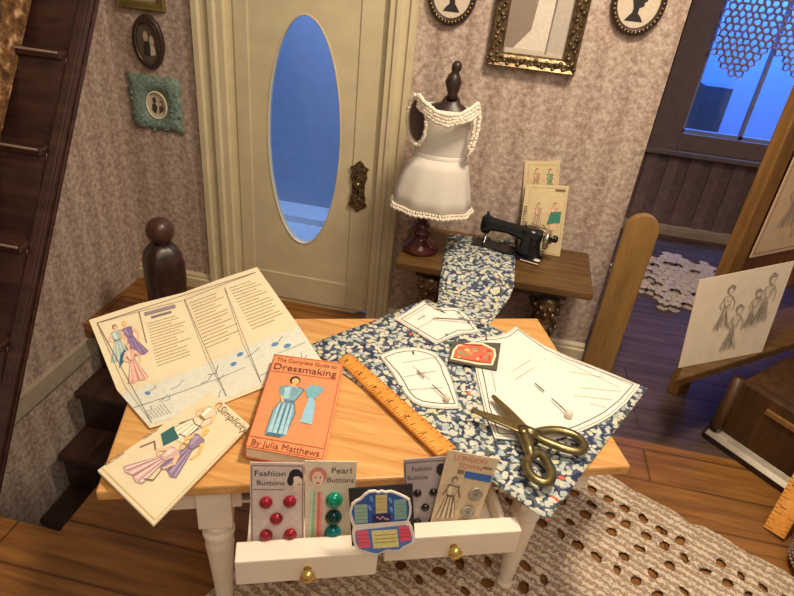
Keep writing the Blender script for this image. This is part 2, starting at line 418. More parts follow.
b.box((-1.585, yf - .010, .03), (-1.50, yf + .002, 2.4)).box((-0.845, yf - .010, .03), (-0.72, yf + .002, 2.4)).box((-1.50, yf - .010, .03), (-0.845, yf + .002, .22))
b.build('stile', CREAM, leaf, bevel=.004)
b = B(); b.face([V((OC.x + OA * 1.01 * math.cos(t), YW + .04, OC.z + OB_ * 1.01 * math.sin(t))) for t in [2 * math.pi * k / 40 for k in range(40)]]); b.build('oval_glass', glass('door_glass', (.75, .85, 1, 1), .06), d)
lx, ly, lz = -0.80, yf - .010, .935
b = B()      # ornate lock plate
prof = [(0, .165), (.02, .15), (.035, .13), (.06, .12), (.045, .10), (.052, .06), (.04, .02), (.04, -.05), (.05, -.075), (.045, -.1), (.062, -.12), (.045, -.135), (.02, -.15), (0, -.168)]
pts = [V((lx + p[0], ly, lz + p[1])) for p in prof] + [V((lx - p[0], ly, lz + p[1])) for p in prof[-2:0:-1]]
b.prism(pts, (0, -.012, 0))
for k in range(26):
    t = random.uniform(-.15, .15); b.ball((lx + random.uniform(-.034, .034), ly - .012, lz + t), random.uniform(.006, .012), 1, 6, 4)
lk = b.build('lock_plate', DARKBRASS, d)
B().ball((lx, ly - .035, lz + .02), .022).build('door_knob', BRASS, lk, True)
B().box((lx - .006, ly - .016, lz - .06), (lx + .006, ly - .011, lz - .02)).build('keyhole', BLACK, lk)
struct(B().box((-2.3, 3.55, -.05), (-0.2, 5.05, 0)).box((-2.3, 4.75, 0), (-.2, 5.05, .06)).build('porch_floor', PORCHW))
b = B()
b.box((-2.3, 5.05, 0), (-.2, 5.1, 3.0))
b.box((-2.35, 5.1, 0), (0, 5.14, 3.0)); struct(b.build('wall_porch', PORCHD))
struct(B().box((-2.35, 3.54, 0), (-2.3, 5.1, 3)).box((-.2, 3.54, 0), (-.15, 5.1, 3)).build('wall_porch_side', PORCHD))
# ---- far room seen past the end of the wall
b = B()
YF = 5.95
gx0, gx1, gz0, gz1 = 1.63, 2.95, 1.0, 2.6
b.box((0.8, YF, 0), (gx0, YF + .08, 3)).box((gx1, YF, 0), (4, YF + .08, 3)).box((gx0, YF, 0), (gx1, YF + .08, gz0)).box((gx0, YF, gz1), (gx1, YF + .08, 3))
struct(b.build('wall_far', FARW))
b = B()
for k in range(15): b.box((1.0 + k * .2, YF - .012, .1), (1.0 + k * .2 + .1, YF, .78))
struct(b.build('trim_panelling', plain('far_panel_strip', s(138, 118, 110), .7, 0, .15)))
moulded('baseboard_far', 1.0, 4.0, YF, .1, plain('grey_cream', s(176, 160, 140), .6))
w = bpy.data.objects.new('window_1', None); COL.objects.link(w); w.location = (2.2, YF, 1.0); struct(w)
b = B(); b.box((gx0 - .26, YF - .03, .80), (gx0, YF, 2.75)).box((gx1, YF - .03, .80), (gx1 + .2, YF, 2.75)).box((gx0, YF - .03, .84), (gx1, YF, gz0)); b.build('window_frame', FRAMEW, w, bevel=.006)
B().box((gx0 - .3, YF - .07, .79), (gx1 + .25, YF, .84)).build('window_sill', FRAMEW, w, bevel=.01)
b = B(); b.box((gx0, YF + .01, gz0), (gx0 + .025, YF + .05, gz1)).box((gx0, YF + .01, gz0), (gx1, YF + .05, gz0 + .03)).box((gx1 - .03, YF + .01, gz0), (gx1, YF + .05, gz1)).box((2.135, YF + .01, gz0), (2.165, YF + .05, gz1)); b.build('sash', plain('sash_blue_grey', s(150, 165, 190), .5), w)
b = B(); b.box((gx0, YF + .03, gz0), (gx1, YF + .034, gz1)); b.build('pane', glass('window_glass', (.9, .95, 1, 1), .05), w)
struct(B().box((0.5, 7.3, 0), (5, 7.4, 4)).build('wall_outside', plain('pale_blue_wall', s(156, 194, 244), .7, 0, .03)))
struct(B().box((1.86, 6.5, 0.1), (2.12, 6.7, 1.35)).build('trim_outside_post', plain('outside_grey', s(96, 112, 130), .7)))
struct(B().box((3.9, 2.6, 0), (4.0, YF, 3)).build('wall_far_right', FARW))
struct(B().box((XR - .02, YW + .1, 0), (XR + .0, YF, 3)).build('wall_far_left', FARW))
struct(B().box((XR, 3.0, 2.75), (4.0, YF + .1, 2.8)).build('ceiling', FARW))

# ================================================================ staircase and newel
NOSEGLINT = plain('nosing_glint', s(190, 168, 156), .3, .3)  # pale colour stands in for light caught on the tread nosings
st = thing('staircase', 'dark reddish-brown staircase rising steeply along the left edge of the room', 'staircase', (-2.03, 1.3, 0))
XS = -1.75
dz = 1.92 - .45; dy = 2.49 - 1.56; sl = dz / dy
def zs(y): return .45 + (y - 1.56) * sl
y0 = 1.56 - .45 / sl; y1 = y0 + 2.9 / sl
b = B(); b.prism([V((XS - .05, y0, 0)), V((XS - .05, y1, 2.9)), V((XS - .05, y1 - .06, 2.9)), V((XS - .05, y0 - .06, 0))], (.05, 0, 0))
sg = b.build('stringer', STAIRW, st, bevel=.008)
b = B()
for o_ in (.0, -.038): b.prism([V((XS - .002, y0 + o_, .0)), V((XS - .002, y1 + o_, 2.9)), V((XS - .002, y1 + o_ - .022, 2.9)), V((XS - .002, y0 + o_ - .022, 0))], (.014, 0, 0))
b.build('stringer_moulding', STAIRW, sg, bevel=.004)
for k in range(-4, 4):
    ny, nz = 2.05 + .215 * k, 1.40 + .34 * k
    if nz < .03: continue
    B().box((-2.34, ny, nz - .03), (XS - .05, ny + .11, nz)).build('tread', STAIRW, st, bevel=.006)
    B().prism([V((-2.34, ny + .09, nz)), V((-2.34, ny + .11, nz)), V((-2.34, ny + .25, nz + .31)), V((-2.34, ny + .23, nz + .31))], (2.34 + XS - .05, 0, 0)).build('riser', STAIRW, st)
    B().box((-2.12, ny - .003, nz - .005), (XS - .06, ny + .003, nz + .002)).build('nosing_highlight', NOSEGLINT, st)['label'] = 'pale strip standing in for light on the tread nosing'
hx = -2.0
a0, a1 = pX(32, 0, hx), pX(0, 140, hx)
dr = (a0 - a1).normalized(); A = a1 - dr * .8; Z = a0 + dr * .5
b = B(); b.prism([A, Z, Z + V((0, -.16, .10)), A + V((0, -.16, .10))], (-.12, 0, 0))
rough = NT('carved_brown', .5); nz_ = rough.n('ShaderNodeTexNoise', Scale=22.0, Detail=5.0); rough.l(rough.coord(), nz_.inputs['Vector'])
rough.color(rough.ramp(nz_.outputs[0], [(.38, s(72, 46, 26)), (.55, s(120, 84, 52)), (.7, s(196, 160, 120))])); rough.bump(nz_.outputs[0], .8, .02)
o = b.build('handrail', rough.m, st); o['label'] = 'carved light brown handrail'
lst = thing('lower_staircase', 'dark brown steps going down through the floor opening beside the work table', 'staircase', (-1.95, 2.0, -1.5))
for k in range(6):
    ny, nz = 2.72 - .24 * k, -.30 * (k)
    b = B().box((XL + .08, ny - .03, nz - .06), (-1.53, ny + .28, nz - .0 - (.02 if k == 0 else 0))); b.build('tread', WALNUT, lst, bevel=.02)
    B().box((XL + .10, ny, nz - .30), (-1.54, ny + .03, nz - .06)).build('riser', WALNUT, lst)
nl = thing('newel_post', 'dark carved newel post topped with a round ball, at the head of the stairs', 'newel post', (-1.765, 2.82, 0))
NC = V((-1.80, 2.82, 0))
b = B(); b.lathe([(0, .10), (.06, .115), (.3, .112), (.42, .118), (.52, .118), (.58, .105), (.62, .075), (.645, .05)], NC, 24, 4, .10); b.build('shaft', WALNUT, nl, True)
b = B(); b.ball(NC + V((0, 0, .715)), .078, 1.05, 20, 12); o = b.build('ball_finial', plain('finial_wood', s(80, 50, 42), .35, 0, .15), nl, True)

# ================================================================ work table
TO = V((-0.997, 1.064, 0)); TA = math.radians(19.6)
ex, ey = V((math.cos(TA), math.sin(TA), 0)), V((-math.sin(TA), math.cos(TA), 0))
def TL(p): return TO + ex * p[0] + ey * p[1] + V((0, 0, p[2]))
TW, TD, TT = 1.755, .955, .75
tb = thing('work_table', 'white table with a natural pine top and two open drawers, covered in sewing papers', 'table', TL((.86, .48, 0)))
B().box((0, 0, TT - .042), (TW, TD, TT), TL).build('tabletop', PINE, tb, bevel=.008)['label'] = 'natural pine tabletop'
b = B()
az0, az1 = TT - .145, TT - .042
b.box((.10, .04, az0), (.42, .07, az1), TL).box((1.31, .04, az0), (1.64, .07, az1), TL).box((.42, .04, az1 - .015), (1.31, .07, az1), TL)
b.box((.10, TD - .08, az0), (1.64, TD - .05, az1), TL).box((.10, .07, az0), (.13, TD - .08, az1), TL).box((1.61, .07, az0), (1.64, TD - .08, az1), TL)
b.box((.13, .07, az0 - .02), (1.61, TD - .08, az0 - .005), TL)
b.build('apron', WHITE, tb)
lp = [(0, .022), (.03, .034), (.05, .026), (.10, .03), (.30, .042), (.40, .05), (.44, .045), (.455, .055), (.47, .055), (.485, .04), (.50, .052), (.515, .052), (.525, .042), (.53, .052)]
for lx_, ly_ in ((.335, .07), (1.45, .07), (.345, TD - .12), (1.41, TD - .12)):
    b = B(); b.lathe(lp, TL((lx_, ly_, 0)), 18); b.box((lx_ - .055, ly_ - .055, .53), (lx_ + .055, ly_ + .055, az1), TL); b.build('leg', WHITE, tb, False, bevel=.004)
for (xa, xb, yo, th) in ((.42, .838, -.222, .07), (.868, 1.305, -.18, .057)):
    b = B(); z0_, z1_ = .572, .68
    b.box((xa, yo, z0_), (xb, yo + th, z1_), TL)
    b.box((xa + .03, yo + th, z0_ + .01), (xa + .05, .5, z1_ - .02), TL).box((xb - .05, yo + th, z0_ + .01), (xb - .03, .5, z1_ - .02), TL)
    b.box((xa + .05, yo + th, z0_ + .01), (xb - .05, .5, z0_ + .02), TL)
    dr_ = b.build('drawer', WHITE, tb, bevel=.006)
    kc = TL(((xa + xb) / 2, yo, .627))
    b = B(); b.lathe([(0, .012), (.012, .010), (.018, .02), (.028, .023), (.036, .018), (.042, .008)], kc, 16, T=lambda p: ex * p.x + V((0, 0, 1)) * p.y - ey * p.z); b.build('knob', plain('bright_brass', s(214, 184, 104), .25, .9), dr_, True)

# ================================================================ things on the table
def zq(pts, z): return [pz(x, y, z) for x, y in pts]
# floral fabric: flat piece on the table and the strip from the sewing machine
b = B()
zf = TT + .004
def grid_patch(b, c4, n, m, zfun):
    G = []
    for j in range(m + 1):
        row = []
        for i in range(n + 1):
            u, v = i / n, j / m
            p = c4[0].lerp(c4[1], u).lerp(c4[3].lerp(c4[2], u), v)
            row.append(b.bm.verts.new(p + V((0, 0, zfun(u, v)))))
        G.append(row)
    for j in range(m):
        for i in range(n): b.bm.faces.new((G[j][i], G[j][i + 1], G[j + 1][i + 1], G[j + 1][i]))
    return G
c4 = [pz(306, 347, zf), pz(426, 300, zf), pz(647, 389, zf), pz(547, 521, zf)]
grid_patch(b, c4, 24, 24, lambda u, v: .003 * math.sin(9 * u + 4 * v) + .003)
rows = [(443, 234, 517, 241, .764), (440, 262, 514, 268, .764), (440, 264, 514, 286, .764), (439, 275, 512, 291, .72), (438, 288, 505, 302, .70), (436, 300, 497, 314, .73), (434, 309, 488, 330, .763)]
rows = [(448, 234, 515, 240, .766), (445, 250, 515, 262, .766), (442, 268, 514, 286, .766), (440, 280, 510, 297, .735), (439, 290, 503, 307, .725), (438, 300, 496, 316, .742), (434, 309, 486, 329, .766)]
prev = None
for (xa, ya, xb, yb_, zz) in rows:
    A, Z = pz(xa, ya, zz), pz(xb, yb_, zz); r = [b.bm.verts.new(A.lerp(Z, k / 8) + V((0, 0, .004 * math.sin(k * 1.7)))) for k in range(9)]
    if prev:
        for k in range(8): b.bm.faces.new((prev[k], prev[k + 1], r[k + 1], r[k]))
    prev = r
tag(recentre(b.build('floral_fabric', FLORAL, None, True, solid=.004)), 'blue and cream floral cotton running from the sewing machine down over the table', 'fabric')

def outline_thing(name, pts, z, th, mat, label, cat, group=None):
    c = sum(pts, V()) / len(pts); t = thing(name, label, cat, V((c.x, c.y, z)), group)
    return t
def pattern_piece(px_, z, label, marks, lift=None):
    P = [pz(x, y, z) for x, y in px_]
    c = sum(P, V()) / len(P); t = thing('pattern_piece', label, 'sewing pattern', c, 'white paper pattern pieces')
    b = B(); b.prism(P, (0, 0, -.004)); b.build('paper', PAPER, t)
    sh = Sheet([[V((c.x - 1, c.y + 1, z)), V((c.x + 1, c.y + 1, z))], [V((c.x - 1, c.y - 1, z)), V((c.x + 1, c.y - 1, z))]], 2, 2)
    D = Decal(sh); q = lambda p: (p.x - c.x + 1, p.y - c.y + 1)
    I = [c + (p - c) * (1 - .028 / max((p - c).length, .06)) for p in P]
    D.line([q(p) for p in I], .0036, (96, 92, 90), True)
    D.line([q(c + (p - c) * .975) for p in P], .0018, (130, 125, 120), True)
    for k, m in enumerate(marks):
        pts = [q(pz(x, y, z)) for x, y in m]; D.line(pts, .0025 if len(m) < 3 else .0035, (176, 170, 160) if len(m) < 3 else (45, 45, 48))
    D.build(t, 'printed_lines'); return t, sh, q
zp = TT + .015
pattern_piece([(395, 319), (409, 310), (423, 301), (430, 305), (438, 308), (448, 307.5), (457, 308), (466, 314), (473, 322), (480, 331.5), (472, 333), (462, 333.5), (450, 338), (436, 344)], zp,
    'small white paper pattern piece lying on floral fabric nearest the back of the table',
    [[(405, 320), (429, 306)], [(414, 331), (438, 317)], [(418, 320), (424, 316), (425, 317)], [(458, 311), (460, 313), (457, 314)], [(415, 332), (418, 333), (416, 334)], [(445, 334), (448, 335), (445, 336)]])
pattern_piece([(379, 355), (393, 349.5), (404, 347.5), (415, 347), (426, 349), (436, 352.5), (445, 363), (450, 374), (455, 388), (460, 408), (446, 408.5), (433, 407.5), (422, 406), (413, 402), (405, 394), (399, 385), (392, 373)], zp,
    'white curved paper pattern piece beside the wooden ruler on the table',
    [[(402, 363), (440, 357)], [(405, 377), (437, 371)], [(409, 390), (444, 388)], [(413, 351), (414, 355), (412, 352)], [(399, 386), (403, 387), (400, 388)], [(412, 366), (430, 380)], [(418, 374), (426, 372)]])
pp, psh, pq = pattern_piece([(470, 339.5), (482, 337), (494, 336), (505, 333.5), (511, 330), (516, 326), (530, 336), (546, 346), (568, 356), (591, 365), (616, 375), (640, 385), (627, 402), (611, 416), (597, 424), (581, 431), (562, 437), (545, 440), (520, 440), (495, 438), (485, 411), (477, 376)], zp,
    'largest white paper pattern piece, under the brass scissors',
    [[(556, 352), (632, 386)], [(553, 356), (620, 388)], [(546, 358), (545, 360)], [(580, 388), (622, 392)], [(574, 396), (612, 400)], [(590, 404), (606, 408)], [(570, 372), (604, 378)], [(486, 337), (487, 341), (485, 339)], [(512, 372), (531, 360)], [(515, 380), (534, 368)], [(487, 350), (496, 392)], [(491, 396), (500, 410)]])

# red label card of needles
def card_pts(tl, tr, br, bl, z): return Sheet([[pz(*tl, z), pz(*tr, z)], [pz(*bl, z), pz(*br, z)]])
sh = card_pts((452, 341), (501, 343), (497, 370), (448.5, 361), TT + .024)
t = thing('needle_card', 'small dark card with an orange-red printed label, lying between the pattern pieces', 'card', sh.pt(sh.w / 2, sh.h / 2))
sh.slab('card', ink((88, 82, 72)), .004, t)
D = Decal(sh); w_, h_ = sh.w, sh.h
oc = [(.03, .1), (.05, .55), (.12, .8), (.40, .97), (.62, .97), (.90, .74), (.94, .5), (.90, .12), (.6, .06)]
D.poly([(a * w_, b_ * h_) for a, b_ in oc], (244, 228, 190)); D.poly([((a - .5) * .90 * w_ + .5 * w_, (b_ - .5) * .84 * h_ + .5 * h_) for a, b_ in oc], (228, 108, 78))
for k in range(26):
    D.ell(random.uniform(.16, .84) * w_, random.uniform(.25, .75) * h_, .05 * w_ * random.uniform(.5, 1.2), .08 * h_ * random.uniform(.5, 1.2), random.choice([(240, 150, 96), (214, 70, 62), (244, 196, 130), (120, 160, 110), (236, 120, 110)]), 8)
D.rect(.2 * w_, .82 * h_, .62 * w_, .87 * h_, (130, 50, 44)); D.rect(.10 * w_, .16 * h_, .86 * w_, .2 * h_, (150, 60, 50)); D.build(t)

# pins with pearl heads
PINM = plain('pin_steel', s(96, 90, 88), .35, .9)
def pin(x0, y0, x1, y1, r, label, gaps=None):
    A, Z = pz(x0, y0, TT + .030), pz(x1, y1, TT + .024); Z = Z.copy()
    t = thing('pin', label, 'pin', A, 'pearl-headed pins')
    B().ball(A, r, 1, 14, 9).build('pin_head', BEAD, t, True)
    b = B()
    n = [(0, 1)] if not gaps else gaps
    pts = [A.lerp(Z, k / 8) + V((0, 0, .004 * math.sin(k / 8 * math.pi))) for k in range(9)]
    if gaps:
        for a_, c_ in gaps:
            b = B(); b.tube([A.lerp(Z, a_), A.lerp(Z, c_)], [.0028, .002], 6); b.build('pin_shaft', PINM, t, True)
    else: b.tube(pts, [.0028] * 8 + [.001], 6); b.build('pin_shaft', PINM, t, True)
pin(483, 322, 432, 318, .014, 'pearl-headed pin stuck through the small pattern piece at the back')
pin(447, 398, 417, 371, .014, 'pearl-headed pin in the curved pattern piece beside the ruler', [(0, .48), (.75, 1)])
pin(569, 414, 535, 383, .017, 'pearl-headed pin in the largest pattern piece, above the scissors', [(0, .5), (.72, 1)])

# scissors
t = thing('scissors', 'open antique brass scissors lying on floral fabric and white pattern piece', 'scissors', pz(523, 431, TT + .03))
def blade(pv, tip, wd_, z, lab):
    a, c = pz(*pv, z), pz(*tip, z); d_ = (c - a).normalized(); q_ = V((-d_.y, d_.x, 0)); L_ = (c - a).length
    b = B(); b.prism([a - q_ * wd_ - d_ * .02, a + q_ * wd_ - d_ * .02, a + q_ * wd_ + d_ * .03, a + q_ * wd_ * .75 + d_ * L_ * .6, a + q_ * wd_ * .35 + d_ * (L_ - .008), c, a - q_ * wd_ * .35 + d_ * (L_ - .01), a - q_ * wd_ * .8 + d_ * L_ * .5], (0, 0, .010)); return b.build('blade', BRASS, t, bevel=.003)
blade((525, 431), (470.5, 410.5), .024, TT + .050, '')
blade((524, 431), (492, 396), .024, TT + .038, '')
def loop(px_, z, r, flat=.75):
    n = len(px_); P = [pz(x, y, z) for x, y in px_]
    # Catmull-Rom through the points
    out = []
    for i in range(n):
        p0, p1, p2, p3 = P[i - 1], P[i], P[(i + 1) % n], P[(i + 2) % n]
        for k in range(4):
            u = k / 4; out.append(.5 * ((2 * p1) + (p2 - p0) * u + (2 * p0 - 5 * p1 + 4 * p2 - p3) * u * u + (3 * p1 - p0 - 3 * p2 + p3) * u ** 3))
    return out
b = B(); b.tube(loop([(536, 433), (549, 430), (564, 431), (578, 437), (584, 446), (579, 451), (565, 448.5), (550, 443), (539, 438)], TT + .046, 0), .017, 10, True, .8)
b.tube([pz(523, 431, TT + .046), pz(530, 433, TT + .048), pz(540, 436, TT + .046)], [.026, .023, .019], 10); b.build('handle', BRASS, t, True)
b = B(); b.tube(loop([(533, 455), (540, 453), (546, 460), (551, 471), (550, 480), (543, 482), (534, 478), (528, 470), (527, 461)], TT + .046, 0), .017, 10, True, .8)
b.tube([pz(522, 430, TT + .044), pz(526, 440, TT + .046), pz(529, 449, TT + .046), pz(531, 457, TT + .046)], [.026, .024, .020, .017], 10); b.build('handle', BRASS, t, True)
b = B(); b.lathe([(0, .017), (.006, .017), (.010, .010)], pz(523.5, 431, TT + .062), 14); b.build('pivot_screw', BRASS, t, True)

# ruler
def ruler(sh, label, n=24):
    t = thing('ruler', label, 'ruler', sh.pt(sh.w / 2, 0)); sh.slab('stick', RULERW, .014, t, bevel=.002)
    D = Decal(sh)
    for k in range(n * 2 + 1):
        y = sh.h * (.02 + .96 * k / (n * 2)); ln = (.42 if k % 4 == 0 else .24 if k % 2 == 0 else .16) * sh.w
        D.rect(0.02 * sh.w, y - .0011, ln, y + .0011, (120, 66, 24)); D.rect(sh.w - ln * .6, y - .0011, sh.w * .98, y + .0011, (120, 66, 24))
    D.build(t, 'graduations')
    for k in range(1, 7): text(str(k), sh, sh.w * .5, sh.h * (k / 6.4), sh.w * .42, (110, 56, 20), t, 'lettering', 'LEFT', 1.5708)
    return t
sh = Sheet([[pz(337.5, 359, TT + .028), pz(350, 352.5, TT + .028)], [pz(438, 455, TT + .027), pz(456.5, 447, TT + .027)]])
ruler(sh, 'orange wooden ruler lying diagonally on the table between book and fabric')

# orange book
bz = TT + .062
tl, tr, br, bl = pz(274.5, 354, bz), pz(343.5, 363, bz), pz(323, 461, bz), pz(244.5, 447, bz)
sh = Sheet([[tl, tr], [bl, br]])
t = thing('book', 'orange paperback dressmaking guide lying on the pine table', 'book', pz(290, 420, TT))
sh.slab('cover', ink((226, 150, 102), .4), .004, t)
dn = V((0, 0, -1)); ins = lambda p, c: p.lerp(c, .012)
cc = (tl + br) / 2
b = B(); b.prism([ins(p, cc) + dn * .004 for p in (tl, tr, br, bl)], (0, 0, -.040)); b.build('pages', plain('page_edges', s(238, 226, 204), .8, 0, .06, 90), t)
b = B(); b.prism([p + dn * .044 for p in (tl, tr, br, bl)], (0, 0, -.004)); b.build('back_cover', ink((222, 120, 62), .4), t)
b = B(); b.prism([tl, tl + (tr - tl).normalized() * .004, bl + (br - bl).normalized() * .004, bl], (0, 0, -.048)); b.build('spine', ink((214, 112, 58), .4), t)
D = Decal(sh); w_, h_ = sh.w, sh.h
D.line([(.02 * w_, .79 * h_), (.93 * w_, .79 * h_)], .003, (196, 84, 50)); D.line([(.02 * w_, .1 * h_), (.97 * w_, .1 * h_)], .003, (196, 84, 50))
D.line([(.012 * w_, .012 * h_), (.988 * w_, .012 * h_), (.988 * w_, .988 * h_), (.012 * w_, .988 * h_)], .003, (206, 96, 52), True)
D.lady(.33 * w_, .14 * h_, .62 * h_, (136, 176, 192), (60, 40, 40), (240, 186, 126), .06, .11, (80, 120, 146), 0, (96, 140, 166)); D.poly([(.22 * w_, .62 * h_), (.27 * w_, .64 * h_), (.30 * w_, .56 * h_), (.25 * w_, .52 * h_)], (120, 164, 180)); D.poly([(.40 * w_, .64 * h_), (.48 * w_, .60 * h_), (.44 * w_, .54 * h_), (.39 * w_, .57 * h_)], (120, 164, 180)); D.poly([(.25 * w_, .53 * h_), (.28 * w_, .53 * h_), (.33 * w_, .47 * h_), (.30 * w_, .46 * h_)], (240, 186, 126))
D.poly([(.24 * w_, .16 * h_), (.44 * w_, .16 * h_), (.40 * w_, .13 * h_), (.2 * w_, .13 * h_)], (70, 116, 140))
D.poly([(.60 * w_, .30 * h_), (.76 * w_, .29 * h_), (.74 * w_, .50 * h_), (.70 * w_, .55 * h_), (.64 * w_, .55 * h_)], (150, 200, 226))
D.poly([(.62 * w_, .55 * h_), (.72 * w_, .55 * h_), (.82 * w_, .66 * h_), (.74 * w_, .69 * h_), (.62 * w_, .69 * h_), (.56 * w_, .63 * h_)], (120, 180, 196))
D.build(t)
text('The Complete Guide to', sh, .06 * w_, .915 * h_, .062 * h_, (150, 64, 40), t, fit=.86 * w_); text('Dressmaking', sh, .04 * w_, .815 * h_, .105 * h_, (110, 44, 40), t, fit=.90 * w_)
text('By Julia Matthews', sh, .06 * w_, .025 * h_, .078 * h_, (140, 52, 34), t, fit=.88 * w_)

# unfolded pattern instruction sheet
def P(x, y, dz_): return pz(x, y, TT + dz_)
rowsS = [[P(89, 320, .10), P(138, 304, .085), P(182, 293, .06), P(220, 279, .085), P(257, 267, .10)],
         [P(117, 390, .012), P(156, 378, .022), P(205, 360, .010), P(252, 340, .022), P(296, 322, .03)],
         [P(150, 428, .010), P(188, 417, .014), P(229, 401, .008), P(262, 388, .010), P(325, 366, .006)]]
sh = Sheet(rowsS); w_, h_ = sh.w, sh.h
t = thing('instruction_sheet', 'large unfolded cream pattern instruction sheet with creases at the left of the table', 'paper sheet', P(200, 380, 0))
sh.slab('paper', CREAMP, .003, t, 10)
D = Decal(sh, .0010)
D.line([(.03 * w_, .04 * h_), (.03 * w_, .96 * h_), (.97 * w_, .96 * h_)], .004, (120, 110, 90))
D.lady(.085 * w_, .67 * h_, .24 * h_, (170, 190, 180), (130, 84, 60), lean=.1, sash=(90, 110, 150)); D.poly([(.055 * w_, .62 * h_), (.085 * w_, .70 * h_), (.15 * w_, .76 * h_), (.16 * w_, .72 * h_), (.10 * w_, .66 * h_)], (50, 100, 130))
D.lady(.18 * w_, .66 * h_, .25 * h_, (136, 112, 150), (224, 190, 80), lean=-.12); D.lady(.14 * w_, .51 * h_, .25 * h_, (226, 176, 160), (200, 160, 110), fold=(190, 110, 104))
D.line([(.245 * w_, .94 * h_), (.245 * w_, .72 * h_)], .003, (110, 100, 84)); D.line([(.5 * w_, .94 * h_), (.5 * w_, .05 * h_)], .003, (120, 112, 96)); D.line([(.75 * w_, .92 * h_), (.75 * w_, .05 * h_)], .003, (140, 132, 116))
D.rect(.27 * w_, .90 * h_, .44 * w_, .925 * h_, (150, 136, 140)); D.rect(.3 * w_, .87 * h_, .41 * w_, .885 * h_, (130, 118, 120))
for cx_ in (.27, .525, .775):
    for k in range(15):
        y = .84 - .02 * k if cx_ < .3 else .90 - .024 * k
        ln = random.uniform(.12, .2); D.rect(cx_ * w_, y * h_, (cx_ + ln) * w_, (y + .005) * h_, (204, 190, 156))
D.k = 0
for (xa, xb) in ((.0, .25), (.25, .5), (.5, .75), (.75, 1.0)):      # pale blue print of the cutting layouts
    D.poly([(xa * w_, .03 * h_), (xb * w_, .03 * h_), (xb * w_, .25 * h_), (xa * w_, .25 * h_)], (222, 222, 206)); D.poly([(xa * w_, .25 * h_), (xb * w_, .25 * h_), (xb * w_, .45 * h_), (xa * w_, .45 * h_)], (220, 222, 208))
D.k = 30
for k in range(16):
    xa = random.uniform(.03, .9); ya = random.uniform(.06, .4); D.line([(xa * w_, ya * h_), ((xa + random.uniform(.02, .06)) * w_, (ya + random.uniform(-.05, .05)) * h_), ((xa + random.uniform(.05, .09)) * w_, (ya + .05) * h_)], .003, random.choice([(120, 140, 160), (90, 90, 96), (130, 150, 176)]))
for (a, c_) in ((.14, .36), (.62, .33), (.67, .40), (.85, .36), (.9, .3)): D.ell(a * w_, c_ * h_, .018 * w_, .022 * h_, (96, 140, 190), 8, .4)
for k in range(7): D.rect((.05 + .02 * k) * w_, .08 * h_, (.053 + .02 * k) * w_, (.15 + .01 * k) * h_, (150, 150, 146))
D.line([(.0 * w_, .25 * h_), (.24 * w_, .26 * h_), (.5 * w_, .25 * h_), (.98 * w_, .27 * h_)], .003, (130, 140, 140))
D.build(t)

# pattern envelope
ez = TT + .034
sh = Sheet([[pz(211, 391, ez), pz(250, 425, ez)], [pz(97, 470, ez - .008), pz(153, 525, ez - .008)]]); w_, h_ = sh.w, sh.h
t = thing('pattern_envelope', 'cream dress pattern envelope with three drawn ladies, at the front left of the table', 'envelope', pz(175, 455, TT), 'dress pattern envelopes')
sh.slab('envelope', CREAMP, .012, t, bevel=.003)
D = Decal(sh)
D.line([(.02 * w_, .03 * h_), (.98 * w_, .03 * h_)], .004, (216, 190, 130)); D.line([(.98 * w_, .03 * h_), (.98 * w_, .85 * h_)], .003, (210, 186, 130))
D.lady(.30 * w_, .52 * h_, .46 * h_, (226, 212, 186), (170, 120, 60), (236, 196, 150), .05, .2, None, 1, (150, 120, 60)); D.poly([(.12 * w_, .47 * h_), (.30 * w_, .42 * h_), (.36 * w_, .54 * h_), (.22 * w_, .56 * h_), (.14 * w_, .58 * h_)], (50, 104, 104))
D.line([(.16 * w_, .62 * h_), (.24 * w_, .72 * h_), (.34 * w_, .70 * h_), (.46 * w_, .72 * h_)], .004, (120, 96, 80)); D.line([(.3 * w_, .56 * h_), (.42 * w_, .58 * h_), (.44 * w_, .7 * h_)], .004, (100, 90, 150))
D.lady(.62 * w_, .30 * h_, .44 * h_, (150, 130, 158), (228, 190, 80), (236, 196, 120), -.08, .22, (112, 92, 126)); D.lady(.36 * w_, .12 * h_, .42 * h_, (214, 180, 174), (170, 130, 80), (236, 200, 160), .22, .24, (150, 100, 112))
D.line([(.10 * w_, .30 * h_), (.16 * w_, .40 * h_), (.28 * w_, .36 * h_)], .004, (130, 96, 96)); D.line([(.5 * w_, .16 * h_), (.6 * w_, .2 * h_), (.56 * w_, .3 * h_)], .004, (130, 96, 96))
D.build(t)
text('Simplicity', sh, .38 * w_, .91 * h_, .17 * w_, (128, 110, 84), t, shear=.3)
text('PATTERN', sh, .04 * w_, .06 * h_, .07 * w_, (120, 96, 66), t, rot=1.5708, sx=.8); text('PRINTED', sh, .04 * w_, .36 * h_, .07 * w_, (130, 106, 76), t, rot=1.5708, sx=.8)

# ================================================================ cards standing in the drawers
def card_in(lean, yb, tlp, trp, brp, blp, ext, rz=.68):
    n = -(ey * math.cos(lean) - V((0, 0, 1)) * math.sin(lean)); P0 = TL((0, yb, rz))
    c = [hit(x, y, P0, n) for x, y in (tlp, trp, brp, blp)]
    dl = (c[3] - c[0]).normalized() * ext; dr2 = (c[2] - c[1]).normalized() * ext
    return Sheet([[c[0], c[1]], [c[3] + dl, c[2] + dr2]])
LEAN = math.radians(12)
